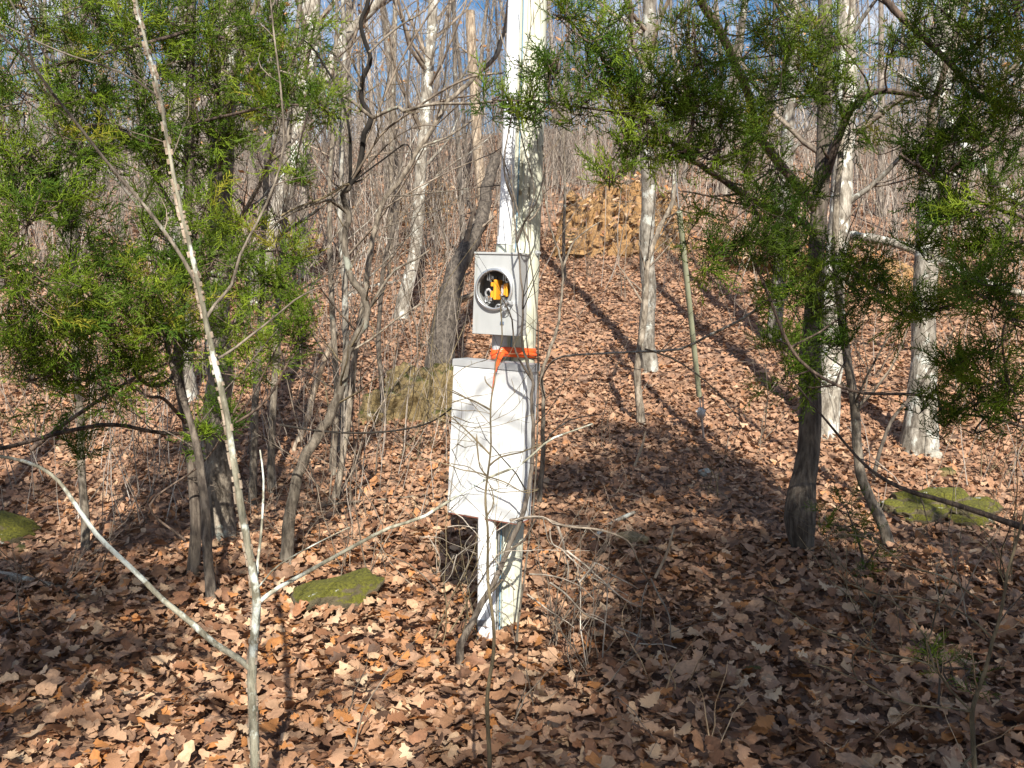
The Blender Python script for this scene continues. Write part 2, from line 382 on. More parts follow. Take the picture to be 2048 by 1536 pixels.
scatter_leaves(lm, 38000, 5.3, 9.3, .048, midT, tilt=.48)
scatter_leaves(lm, 72000, 8.9, 18, .052, dotT, half=.64, tilt=.45)
scatter_leaves(lm, 28000, 17, 50, .125, dotT, half=.62, tilt=.6)
lit = lm.build('leaf_litter', M['litter'], kind='stuff')
lit['label'] = 'dry brown oak leaves covering the whole forest floor and slope'; lit['category'] = 'leaf litter'
leafmats = []
big = [leaf_template(4, 11, 200 + s) for s in range(12)]; leafme = []
for i, (tv, tf) in enumerate(big):
    b_ = MB(); c_ = LEAFC[[0, 3, 4, 1, 0, 5, 3, 8, 2, 4, 9, 1][i]]; b_.add(tv, tf, c_)
    leafme.append(b_.mesh('leaf', M['litter']))
for i in range(290):
    d = 2.65 + 2.4 * rng.random() ** 1.1; a = rng.uniform(-.56, .56); x, y = d * math.sin(a), d * math.cos(a)
    o = bpy.data.objects.new('leaf', leafme[i % 12]); C.objects.link(o); o.parent = ground
    mt = Matrix(euler_mats(np.array([rng.uniform(0, 6.3)]), rng.normal(0, .28, 1), rng.normal(0, .28, 1))[0].tolist()).to_4x4()
    s = rng.uniform(.065, .10); o.matrix_local = Matrix.Translation((x, y, float(H(x, y)) + .065 + .02 * rng.random())) @ mt @ Matrix.Diagonal((s, s, s, 1))

# ------------------------------------------------------------------ rocks
import bmesh
from mathutils import noise as mn
def rock(mb, c, size, seed, rz=0, sub=3, rough=.22, block=.5, tilt=(0, 0)):
    bm = bmesh.new(); bmesh.ops.create_icosphere(bm, subdivisions=sub, radius=1)
    sd_ = Vector((seed * 3.7, seed * 1.3, seed * 7.1)); rot = Matrix.Rotation(rz, 3, 'Z') @ Matrix.Rotation(tilt[0], 3, 'X') @ Matrix.Rotation(tilt[1], 3, 'Y')
    V = []
    for v in bm.verts:
        p = v.co.copy(); q = Vector([math.copysign(abs(a) ** (1 - block * .5), a) for a in p]); q *= 1 + rough * mn.noise(p * 1.3 + sd_) * 1.6 + rough * .5 * mn.noise(p * 3.5 + sd_) + rough * .45 * mn.noise(p * 8 + sd_) + rough * .2 * mn.noise(p * 17 + sd_)
        q = rot @ Vector((q.x * size[0], q.y * size[1], q.z * size[2])); V.append((q.x + c[0], q.y + c[1], q.z + c[2]))
    F = [[v.index for v in f.verts] for f in bm.faces]; bm.free(); mb.add(V, F)
def single_rock(px, py, size, seed, mat, name, label, rz=0, sink=.3, sub=4, rough=.2, block=.4, tilt=(0, 0)):
    d, p = hit(px, py); z = float(H(p[0], p[1]))
    b_ = MB(); rock(b_, (0, 0, size[2] * (1 - 2 * sink)), size, seed, rz, sub, rough, block, tilt)
    o = b_.build(name, mat); o.location = (p[0], p[1], z); o['label'] = label; o['category'] = 'rock'; return o
single_rock(678, 1208, (.21, .15, .085), 1, M['moss_rock'], 'mossy_rock', 'flat green mossy rock with white lichen spots left of the pole base', rough=.2, block=.35, sink=.22, rz=.25, tilt=(0, -.16))
single_rock(10, 1078, (.2, .16, .095), 2, M['moss_rock'], 'mossy_rock', 'green mossy rock cut by the left edge of the photo', rz=-.2, tilt=(.1, .25))
single_rock(1262, 1092, (.10, .08, .05), 4, M['tan_rock'], 'tan_rock', 'small tan rock among leaves right of the pole', sink=.25)
single_rock(1412, 950, (.055, .04, .035), 5, M['pale_rock'], 'pale_stone', 'small whitish stone on the leaves below the guy wire anchor', sub=3)
single_rock(1868, 918, (.055, .045, .045), 6, M['pale_rock'], 'pale_stone', 'small white squarish stone by the foot of the pale tree on the right', sub=2, block=.9)
single_rock(1893, 952, (.075, .05, .04), 7, M['ochre_rock'], 'yellowish_stone', 'small yellowish stone just above the mossy mound on the right', sub=3)
single_rock(1505, 1350, (.045, .03, .025), 8, M['ochre_rock'], 'yellowish_stone', 'small pale yellow stone in the shaded leaves at lower right', sub=3)
single_rock(45, 1103, (.05, .04, .03), 9, M['ochre_rock'], 'yellowish_stone', 'small tan stone at the foot of the mossy rock on the left edge', sub=3)
d, p = hit(1905, 1050); t = thing('mossy_mound', 'low brownish green mossy rock mound between twigs at the right', 'rock', (p[0], p[1], float(H(p[0], p[1]))))
for (dx, dy, s_, k) in ((-.16, .1, (.17, .14, .07), 1), (.15, .12, (.19, .16, .08), 2), (0, .3, (.24, .18, .10), 3), (.32, .3, (.14, .12, .06), 5), (-.28, .25, (.10, .09, .05), 7), (.05, -.02, (.09, .07, .04), 8)):
    b_ = MB(); rock(b_, (p[0] + dx, p[1] + dy, float(H(p[0] + dx, p[1] + dy)) + .02), s_, 20 + k, k, 4, .25, .3); b_.build('rock', M['moss_rock'], t)
d, p = hit(830, 850); t = thing('rock_outcrop', 'yellowish mossy rock outcrop with a dark hollow under the leaning dark trunk', 'rock', (p[0], p[1], float(H(p[0], p[1]))))
for (dx, dy, dz, s_, k) in ((-.22, .22, .12, (.2, .22, .2), 1), (.0, .18, .16, (.2, .2, .24), 2), (.26, .30, .20, (.16, .2, .26), 3), (-.05, .5, .28, (.3, .25, .22), 4), (.18, .05, -.02, (.07, .08, .09), 5), (-.38, .1, .0, (.12, .14, .10), 6), (.32, .1, .0, (.09, .1, .10), 7), (.3, .55, .3, (.2, .2, .2), 8)):
    b_ = MB(); rock(b_, (p[0] + dx, p[1] + dy, float(H(p[0] + dx, p[1] + dy)) + dz * .55), tuple(a * .92 for a in s_), 30 + k, k * 1.3, 4, .42, .6); b_.build('rock', M['ochre_rock'], t)
def bank(pa, pb, hh, seed, label, nrock, depth_back=1.6):
    _, A = hit(*pa); _, B = hit(*pb); org = (A + B) / 2; t = thing('clay_bank', label, 'earth bank', (org[0], org[1], float(H(org[0], org[1]))))
    nu, nv = 90, 34; b_ = MB(); U, W = np.meshgrid(np.linspace(0, 1, nu), np.linspace(0, 1, nv))
    V = np.zeros((nv, nu, 3)); fw = nrm([A[1] - B[1], B[0] - A[0], 0]); fw = fw if fw[1] > 0 else -fw
    for j in range(nv):
        for i in range(nu):
            u = i / (nu - 1); v = j / (nv - 1); env = min(1, 2.6 * math.sin(math.pi * u)) ** .7 * (1 + .16 * math.sin(u * 9 + seed) + .1 * math.sin(u * 23)); hgt = hh * env
            f = min(1, v / .62); back = max(0, (v - .62) / .38)
            base = A + (B - A) * u + fw * (.75 * f ** 1.4 * hh + back * depth_back); q = Vector((base[0], base[1], f * 2.5)) + Vector((seed, 0, 0))
            n_ = mn.noise(q * 1.6) * .34 + abs(mn.noise(q * 3.5)) * .30 + mn.noise(q * 9) * .14 + .10 * mn.noise(Vector((q.x * 2.5, 1, q.z * 6))) + mn.noise(q * 22) * .04 + .10 * mn.noise(Vector((q.x * .6, 0, q.z * 5)))
            ed = min(1, v * 8, (1 - v) * 6, u * 8, (1 - u) * 8); pz = float(H(base[0], base[1]))
            zz = pz + (hgt * f ** .8 * .75) * (1 - back ** 1.2) - .12 * (1 - ed) + n_ * .3 * ed
            pp = base - fw * n_ * ed; V[j, i] = (pp[0], pp[1], zz)
    i_, j_ = np.meshgrid(np.arange(nu - 1), np.arange(nv - 1)); a = (j_ * nu + i_).ravel()
    b_.add(V.reshape(-1, 3), np.stack([a, a + 1, a + nu + 1, a + nu], -1)); b_.build('clay_face', M['clay'], t, smooth=True)
    r = random.Random(seed)
    for k in range(nrock):
        i = int(r.uniform(.1, .9) * nu); j = int(r.uniform(.05, .62) * nv); c = V[j, i]; s_ = r.uniform(.04, .13)
        q = MB(); rock(q, c, (s_ * 1.3, s_ * .7, s_ * r.uniform(.35, .7)), seed + k, r.uniform(0, 3), 2, .55, 1.1, (r.uniform(-.3, .3), r.uniform(-.3, .3))); q.build('rock', M['clay_rock'], t, smooth=False)
    lf = MB(); n = 480; pk = V.reshape(-1, 3)[rng.integers(0, nu * nv, n)] + rng.normal(0, .06, (n, 3)) + [0, -.03, .05]; batch(lf, *dotT[0], euler_mats(rng.uniform(0, 6.3, n), rng.normal(0, .8, n), rng.normal(-.8, .8, n)), rng.uniform(.06, .12, n), pk, LEAFC[rng.integers(0, 10, n)]); lf.build('fallen_leaves', M['litter'], t, kind='stuff')
    rt = MB()
    for k in range(90):
        c = V[int(r.uniform(.35, .75) * nv), int(r.uniform(.04, .96) * nu)]; Q = wig(c, nrm([r.uniform(-1, 1), -1, r.uniform(-1.2, .8)]), r.uniform(.3, 1.1), 5, .3, -.05); tube(rt, Q, np.linspace(.007, .003, 6), 3)
    rt.build('roots', M['twig'], t, kind='stuff')
bank((1095, 516), (1385, 511), 1.35, 3, 'steep orange clay bank with broken rocks right of the pole, highest part', 20)
bank((1400, 520), (1790, 590), .55, 9, 'low orange clay bank behind the cedar foliage on the right', 10)
bank((765, 450), (905, 440), .7, 14, 'small orange earth bank behind the pale trunk left of the pole', 6)

# ------------------------------------------------------------------ utility pole, conduit, boxes
PD = 4.38
def pp(px, py, d): return at(px, py, d)
pole_px = [(1001, 1300, PD + .01), (1004, 1200, PD), (1010, 1060, PD), (1018, 950, PD), (1027, 820, PD), (1034, 700, PD), (1040, 600, PD), (1044, 500, PD), (1051, 330, PD), (1056, 150, PD), (1060, 0, PD), (1066, -180, PD), (1082, -500, PD)]
pole_w = np.array([pp(*a) for a in pole_px]); topd = nrm(pole_w[-1] - pole_w[-4])
pole_w = np.vstack([pole_w, pole_w[-1] + topd * 1.8, pole_w[-1] + topd * 3.9]); pole_path = smooth_path(pole_w, 4)
polez0 = pole_w[0]
t_pole = thing('utility_pole', 'weathered greenish wooden utility pole standing in the middle', 'utility pole', (polez0[0], polez0[1], 0))
b_ = MB(); rad = np.interp(np.arange(len(pole_path)) / (len(pole_path) - 1), [0, 1], [.092, .076]); tube(b_, pole_path, rad, 28, cap=True, rough=.006); b_.build('pole', M['pole'], t_pole)
# knots, bolt washers and a bare ground wire
def pole_at(py):  # centre of the pole at a pixel row
    k = np.argmin([abs(a[1] - py) for a in pole_px]); a, b = sorted(pole_px, key=lambda q: abs(q[1] - py))[:2]
    tt = (py - a[1]) / (b[1] - a[1]); return np.array(pp(a[0] + (b[0] - a[0]) * tt, py, PD))
for (py, dx) in ((412, .035), (507, .070)):
    c = pole_at(py); n = nrm([dx / .085, -math.sqrt(max(0, 1 - (dx / .085) ** 2)), 0]); a = c + n * .082
    b_ = MB(); tube(b_, [a, a + n * .010], [.014, .013], 14, cap=True); tube(b_, [a + n * .01, a + n * .022], .007, 6, cap=True); b_.build('bolt', M['zinc'], t_pole, smooth=False)
b_ = MB(); ph = -.35; off = np.array([math.sin(ph), -math.cos(ph), 0]) * .089
tube(b_, smooth_path(np.array([pole_at(y) + off for y in (1275, 1150, 1000, 800, 600, 500, 400, 250, 100, 0, -150)]), 3), .0035, 6); b_.build('ground_wire', M['cable_blue'], t_pole)
b_ = MB(); ph = -.08; off = np.array([math.sin(ph), -math.cos(ph), 0]) * .088
tube(b_, smooth_path(np.array([pole_at(y) + off for y in (500, 400, 250, 100, 0, -150, -480)]), 3), .003, 6); b_.build('cable', M['hub'], t_pole)

t_c = thing('electrical_conduit', 'white plastic conduit running up the left face of the pole to the meter box', 'conduit', at(1008, 498, 4.245))
def ctube(pts, r, name, mat, parent, k=20, cap=True, sm=3):
    b_ = MB(); P = np.array([at(*a) for a in pts]); tube(b_, smooth_path(P, sm) if sm > 1 else P, r, k, cap=cap); return b_.build(name, mat, parent)
ctube([(1009.5, 478, 4.235), (1012, 420, 4.235), (1016, 330, 4.235), (1023, 150, 4.235), (1029, 0, 4.235), (1036, -180, 4.24), (1052, -500, 4.26), (1078, -1000, 4.28)], .0302, 'pipe', M['pvc'], t_c)
ctube([(1008.3, 490, 4.235), (1009.4, 474, 4.235)], .0345, 'coupling', M['pvc'], t_c, sm=1)
ctube([(1016, 352, 4.235), (1016.6, 346, 4.235)], .0325, 'coupling', M['pvc'], t_c, sm=1)
ctube([(1007.5, 509, 4.235), (1008.3, 491.5, 4.235)], .0375, 'hub', M['hub'], t_c, sm=1)
for py in (200, -120):
    c = at(1021 if py > 0 else 1034, py, 4.235); b_ = MB(); tube(b_, [c - np.array([0, 0, .011]), c + np.array([0, 0, .011])], .0335, 20, cap=True); b_.build('strap', M['zinc'], t_c)
t_n = thing('conduit_nipple', 'short grey conduit joining the meter box to the panel below', 'conduit', at(999, 710, 4.235))
ctube([(998, 715, 4.235), (999.5, 664, 4.235)], .0345, 'pipe', M['pvc_grey'], t_n, sm=1); ctube([(999, 690, 4.235), (999.1, 687, 4.235)], .0358, 'joint_ring', M['pvc_grey'], t_n, sm=1)
for (xa, xb, lab, r, k) in ((964, 965, 'white conduit on the left running from panel down into the leaves', .0205, 0), (982, 983, 'second white conduit beside the pole from panel into the leaves', .0225, 1)):
    t = thing('ground_conduit', lab, 'conduit', hit(xa, 1262)[1]); ctube([(xa - .6, 1282, 4.22 - .01 * k), (xa, 1150, 4.22), (xb, 1020, 4.21)], r, 'pipe', M['pvc'], t)
    if k == 0: ctube([(xa, 1250, 4.22), (xa, 1238, 4.22)], r + .004, 'band', M['black'], t, sm=1)
t = thing('wire_bundle', 'thin blue and grey cables beside the white conduits on the pole base', 'cable', hit(1000, 1265)[1])
for k, (x0, m_) in enumerate(((999, 'cable_blue'), (1004, 'hub'), (994.5, 'zinc'))):
    ctube([(x0, 1275, 4.28), (x0 + 1, 1180, 4.275), (x0 + 2, 1120, 4.278), (x0 + 4, 1040, 4.24)], .0038, 'cable', M[m_], t, k=8)

def rotm(yaw, tilt, roll):
    cz, sz, cx, sx, cy, sy = math.cos(yaw), math.sin(yaw), math.cos(tilt), math.sin(tilt), math.cos(roll), math.sin(roll)
    return np.array([[cy, 0, sy], [0, 1, 0], [-sy, 0, cy]]) @ np.array([[1, 0, 0], [0, cx, -sx], [0, sx, cx]]) @ np.array([[cz, -sz, 0], [sz, cz, 0], [0, 0, 1]])
def local_build(mb, name, mat, root, smooth=False, label=None):
    me = mb.mesh(name, mat, (0, 0, 0), smooth); o = bpy.data.objects.new(name, me); C.objects.link(o); o.parent = root
    if label: o['label'] = label
    return o
# meter socket: local frame x right, y into the box (0 = front), z up; origin bottom centre
def root_box(name, label, cat, x, Yc, z, yaw, tilt, roll, h):
    Mx = rotm(yaw, tilt, roll); org = np.array([x, Yc, z]) + Mx @ np.array([0, 0, -h / 2])
    o = thing(name, label, cat, org); o.rotation_mode = 'QUATERNION'; o.rotation_quaternion = Matrix(Mx.tolist()).to_quaternion(); return o
mw, mh, mdp = .221, .366, .096
mtr = root_box('meter_box', 'grey steel electric meter socket box with an open round hole on the pole', 'meter box', -.0718, 4.15, 1.6115, -.447, 0, .041, mh)
hx, hz, hr = -.006, mh * .555, .083       # the hole
b_ = MB(); T_ = .0016
box(b_, (-mw / 2, .012, 0), (-mw / 2 + T_, mdp, mh)); box(b_, (mw / 2 - T_, .012, 0), (mw / 2, mdp, mh)); box(b_, (-mw / 2 + T_, mdp - T_, 0), (mw / 2 - T_, mdp, mh))
box(b_, (-mw / 2 + T_, .012, 0), (mw / 2 - T_, mdp - T_, T_)); box(b_, (-mw / 2 + T_, .012, mh - T_), (mw / 2 - T_, mdp - T_, mh)); local_build(b_, 'body', M['meter'], mtr)
b_ = MB(); n = 64; a = np.arange(n) * 2 * math.pi / n + math.pi / n      # cover with a round hole
cx_, cz_ = np.cos(a), np.sin(a)
inn = np.stack([hx + hr * cx_, np.zeros(n), hz + hr * cz_], -1)
hwx, z0_, z1_ = mw / 2 + .001, .002, mh - .006
def rect_pt(c, s_):
    k = 1e9
    for lim, comp, o_ in ((hwx, c, hx), (-hwx, c, hx), (z1_, s_, hz), (z0_, s_, hz)):
        if abs(comp) > 1e-9:
            q = (lim - o_) / comp
            if q > 0: k = min(k, q)
    return (hx + c * k, 0, hz + s_ * k)
outp = np.array([rect_pt(c, s_) for c, s_ in zip(cx_, cz_)])
for cxx, czz in ((-hwx, z0_), (hwx, z0_), (-hwx, z1_), (hwx, z1_)):
    k = np.argmin(np.hypot(outp[:, 0] - cxx, outp[:, 2] - czz)); outp[k] = (cxx, 0, czz)
V = np.vstack([outp, inn, inn + [0, .012, 0], outp + [0, .0125, 0]]); q = np.arange(n); q2 = (q + 1) % n
b_.add(V, np.vstack([np.stack([q, q2, q2 + n, q + n], -1), np.stack([q + n, q2 + n, q2 + 2 * n, q + 2 * n], -1), np.stack([q + 3 * n, q2 + 3 * n, q2, q], -1)]))
local_build(b_, 'cover', M['meter'], mtr)
b_ = MB(); box(b_, (-mw / 2 - .004, -.006, mh - .007), (mw / 2 + .004, mdp, mh + .002), bev=.0015); local_build(b_, 'top_hood', M['meter'], mtr)
b_ = MB(); th = np.linspace(0, 2 * math.pi, 73)                       # raised collar + sealing ring
prof = [(hr + .001, -.001), (hr + .001, -.012), (hr - .001, -.016), (hr + .003, -.017), (hr + .009, -.016), (hr + .012, -.012), (hr + .008, -.007), (hr + .009, -.001)]
V = np.array([[hx + r_ * math.cos(q), y_, hz + r_ * math.sin(q)] for q in th[:-1] for r_, y_ in prof]); k = len(prof)
F = [[i * k + j, ((i + 1) % 72) * k + j, ((i + 1) % 72) * k + j + 1, i * k + j + 1] for i in range(72) for j in range(k - 1)]
b_.add(V, F); ring = local_build(b_, 'sealing_ring', M['steel'], mtr, True)
b_ = MB(); ca = R(-42); c = np.array([hx + (hr + .016) * math.cos(ca), -.02, hz + (hr + .016) * math.sin(ca)])
tv = np.array([math.cos(ca + math.pi / 2), 0, math.sin(ca + math.pi / 2)]); rv = np.array([math.cos(ca), 0, math.sin(ca)])
for s_, ln in ((-.022, .012), (.016, .01)):
    Mx = np.stack([tv, np.array([0, 1, 0]), rv], -1); box(b_, (-ln / 2 + s_, -.012, -.006), (ln / 2 + s_, .014, .014), Mx, c, bev=.002)
tube(b_, [c + tv * -.03 + rv * .008, c + tv * .028 + rv * .008], .003, 8, cap=True); tube(b_, smooth_path(np.array([c + rv * .01, c + rv * .024 - tv * .01, c + rv * .02 - tv * .03, c + rv * .008 - tv * .036])), .002, 6)
local_build(b_, 'clasp', M['steel'], ring)
b_ = MB(); box(b_, (-mw / 2 + .003, mdp - .006, .003), (mw / 2 - .003, mdp - .0025, mh - .008)); local_build(b_, 'back_liner', M['black'], mtr)
for (x0, z0, x1, z1, y0) in ((-.034, -.046, .006, .044, .012), (.030, -.030, .062, .030, .014)):     # orange insulator blocks
    b_ = MB(); box(b_, (hx + x0, y0 + .012, hz + z0 * .8), (hx + x0 + (x1 - x0) * .55, mdp - .02, hz + z0 * .8 + .03), bev=.002); box(b_, (hx + x0, y0 + .012, hz + z1 * .3), (hx + x0 + (x1 - x0) * .55, mdp - .02, hz + z1 * .3 + .018), bev=.002)
    box(b_, (hx + x0 + (x1 - x0) * .5, y0, hz + z0), (hx + x1 - .006, mdp - .02, hz + z1), bev=.003); local_build(b_, 'insulator_block', M['orange_block'], mtr)
for (x0, z0) in ((-.040, .052), (.040, .052), (-.044, -.045), (.036, -.047)):      # jaws with screws
    b_ = MB(); box(b_, (hx + x0 - .013, .034, hz + z0 - .008), (hx + x0 + .013, .07, hz + z0 + .009), bev=.002)
    for s_ in (-.005, .005): box(b_, (hx + x0 + s_ - .0013, .010, hz + z0 - .013), (hx + x0 + s_ + .0013, .036, hz + z0 + .014))
    tube(b_, [(hx + x0, .034, hz + z0 - .014), (hx + x0, .07, hz + z0 - .014)], .006, 8, cap=True); local_build(b_, 'meter_jaw', M['steel'], mtr)
b_ = MB(); box(b_, (hx + .010, .04, hz - .028), (hx + .030, .075, hz + .022), bev=.003); local_build(b_, 'neutral_bar', M['pvc_grey'], mtr)
b_ = MB(); tube(b_, smooth_path(np.array([(hx - .05, .05, hz - .05), (hx - .066, .04, hz - .02), (hx - .05, .035, hz + .0), (hx - .038, .05, hz - .02)]), 5), .0055, 8)
tube(b_, smooth_path(np.array([(hx + .03, .05, hz - .05), (hx + .012, .035, hz - .068), (hx - .01, .05, hz - .07), (hx - .03, .06, hz - .1)]), 5), .0045, 8); local_build(b_, 'wires', M['pvc_grey'], mtr, True)
b_ = MB(); box(b_, (.028, -.004, .048), (.046, -.0003, .062), bev=.001); box(b_, (.034, -.008, .052), (.040, -.004, .074), bev=.001); local_build(b_, 'latch_tab', M['tag_blue'], mtr)

# breaker panel
pw_, ph_, pdp = .366, .715, .138
pnl = root_box('breaker_panel', 'tall white steel electrical panel box hung on the pole below the meter', 'electrical panel', -.1187, 4.12, .9523, -.4514, 0, .0498, ph_)
b_ = MB(); box(b_, (-pw_ / 2 + .004, .022, .003), (pw_ / 2 - .004, pdp, ph_ - .004), bev=.002); local_build(b_, 'body', M['panel'], pnl)
# door: sheet with a folded edge, set proud
b_ = MB(); box(b_, (-pw_ / 2, 0, .004), (pw_ / 2 - .012, .020, ph_ - .030), bev=.004); door = local_build(b_, 'door', M['panel'], pnl)
b_ = MB(); box(b_, (pw_ / 2 - .011, .006, .004), (pw_ / 2 + .002, .0215, ph_ - .030), bev=.002); local_build(b_, 'hinge_flange', M['panel'], pnl)
b_ = MB(); box(b_, (-pw_ / 2 - .003, -.004, ph_ - .0285), (pw_ / 2 + .004, .0, ph_ - .001)); box(b_, (-pw_ / 2 - .003, .0005, ph_ - .0035), (pw_ / 2 + .004, pdp, ph_ + .001)); box(b_, (pw_ / 2 + .0005, .0005, ph_ - .035), (pw_ / 2 + .004, pdp, ph_ - .004)); local_build(b_, 'rain_hood', M['grey_top'], pnl)
b_ = MB(); box(b_, (-pw_ / 2 + .001, .002, -.0005), (pw_ / 2 - .001, pdp - .002, .0025)); local_build(b_, 'bottom_plate', M['rust'], pnl)
b_ = MB(); tube(b_, [(.055, .05, -.045), (.055, .05, -.001)], .0075, 10, cap=True); tube(b_, [(.055, .05, -.02), (.055, .05, -.008)], .012, 6, cap=True); local_build(b_, 'rusty_nipple', M['rust'], pnl)

# orange flagging tape: wraps conduit and pole, one loose tail
t = thing('flagging_tape', 'bright orange flagging tape tied round pole and conduit above the panel', 'tape', at(1000, 712, 4.19))
def ribbon(mb, P, Wv, th=.0006):
    P = np.asarray(P); Wv = np.asarray(Wv); n = len(P); a = P - Wv / 2; b = P + Wv / 2; T = np.gradient(P, axis=0); nn = np.cross(T, Wv); nn /= np.linalg.norm(nn, axis=1, keepdims=True)
    V = np.concatenate([a - nn * th, b - nn * th, b + nn * th, a + nn * th]); i = np.arange(n - 1)
    F = np.vstack([np.stack([i + s_ * n, i + 1 + s_ * n, i + 1 + ((s_ + 1) % 4) * n, i + ((s_ + 1) % 4) * n], -1) for s_ in range(4)]); mb.add(V, F)
c0 = at(1034, 707, PD); c1 = at(999, 705, 4.235)
for k, (dz, wd, ph0) in enumerate(((.006, .024, 0), (-.010, .022, .6), (-.002, .014, 1.4))):
    b_ = MB(); P = []
    for q in np.linspace(-.3, 2 * math.pi - .3, 50):       # hull of the two circles
        dirv = np.array([math.sin(q), -math.cos(q), 0]); pa = c0 + dirv * (.0905 + .002 * k); pb = c1 + dirv * (.038 + .002 * k); P.append((pa if pa @ dirv > pb @ dirv else pb) + np.array([0, 0, dz + .007 * math.sin(q * 2 + ph0)]))
    P.append(P[0]); W = np.tile([0, 0, wd], (len(P), 1)) * (1 + .25 * np.sin(np.linspace(0, 9, len(P)) + ph0))[:, None]; ribbon(b_, P, W); b_.build('wrap', M['tape'], t)
b_ = MB(); P = smooth_path(np.array([at(1004, 706, 4.17), at(1000, 716, 4.125), at(994, 732, 4.085), at(989, 750, 4.065), at(986, 768, 4.055), at(984, 784, 4.05)]), 5)
n = len(P); q = np.linspace(0, 1, n); W = np.stack([.026 * np.cos(q * 1.8), .012 * np.sin(q * 5), .006 * np.sin(q * 3)], -1) * (1.05 - .75 * q)[:, None]; ribbon(b_, P, W); b_.build('tail', M['tape'], t)

# guy wire with its guard, running from the anchor up to the pole top
dA, A = hit(1408, 880); topP = pole_path[-3]; t = thing('guy_wire', 'guy wire with a long olive plastic guard anchored right of the pole', 'guy wire', A)
G = lambda s_: A + (topP - A) * s_
dtop = np.linalg.norm(topP - A); s1 = .27 / dtop; s2 = 1.95 / dtop
b_ = MB(); tube(b_, [G(-.01), G(s1)], .009, 8, cap=True); b_.build('anchor_rod', M['zinc'], t)
b_ = MB(); tube(b_, [G(s1 * .9), G(.5), G(1)], .0045, 6); b_.build('wire', M['zinc'], t)
b_ = MB(); Pq = [G(q) for q in np.linspace(s1 + .02, s2, 12)]; tube(b_, Pq, .021, 12, cap=True); b_.build('guard', M['guard'], t)
b_ = MB(); tube(b_, [G(s1 * .78), G(s1 * .9), G(s1), G(s1 * 1.12)], [.02, .036, .034, .018], 10, cap=True); tube(b_, [G(s1) + [-.04, 0, 0], G(s1) + [.04, 0, .01]], .008, 8, cap=True); tube(b_, [G(s1 * 1.08) + [.02, 0, 0], G(s1 * 1.5) + [.028, 0, 0]], .006, 6, cap=True); b_.build('clamp', M['zinc'], t)

# ------------------------------------------------------------------ bare woody plants
def grow(mb, P, rad, lvl, density, lmin, ang=.9, up=.08, amp=.16, sides=3, nseg=4, ratio=.55, t0=.2):
    """side twigs along the path P, recursively"""
    seg = np.linalg.norm(np.diff(P, axis=0), axis=1); Ltot = seg.sum(); cum = np.concatenate([[0], np.cumsum(seg)]) / Ltot
    n = rng.poisson(max(1, density * Ltot))
    for _ in range(n):
        t_ = t0 + (1 - t0) * rng.random(); i = min(len(P) - 2, np.searchsorted(cum, t_) - 1); i = max(i, 0)
        f = (t_ - cum[i]) / (cum[i + 1] - cum[i] + 1e-9); p = P[i] + (P[i + 1] - P[i]) * f; d = nrm(P[i + 1] - P[i])
        L_ = Ltot * ratio * (1 - .6 * t_) * rng.uniform(.5, 1.1)
        if L_ < lmin: continue
        dd = nrm(d * math.cos(ang * rng.uniform(.6, 1.1)) + perp(d) * math.sin(ang))
        r_ = max(.0011, float(np.interp(t_, np.linspace(0, 1, len(rad)), rad)) * rng.uniform(.35, .6))
        Q = wig(p, dd, L_, nseg, amp, up); rr = np.linspace(r_, max(.0007, r_ * .3), len(Q)); tube(mb, Q, rr, sides)
        if lvl > 1: grow(mb, Q, rr, lvl - 1, density * 1.25, lmin, ang, up, amp, 3, max(2, nseg - 1), ratio, .15)
def px_path(pts, base_d=None, d_end=None, n=4):
    """traced line -> world path: pixels placed at the plant's own distance"""
    m_ = len(pts); out = []
    for i, a in enumerate(pts):
        d = a[2] if len(a) > 2 else base_d + (((d_end if d_end is not None else base_d) - base_d) * i / (m_ - 1)); out.append(at(a[0], a[1], d))
    return smooth_path(np.array(out), n)
def shake(P, a):
    n = len(P); i = np.arange(n)[:, None]; o = sum(np.sin(i * f + rng.uniform(0, 6.3, (1, 3))) * rng.normal(0, 1, (1, 3)) * g for f, g in ((.35, .9), (.8, .6), (1.7, .3)))
    return P + o * a * np.clip(i / 4, 0, 1)
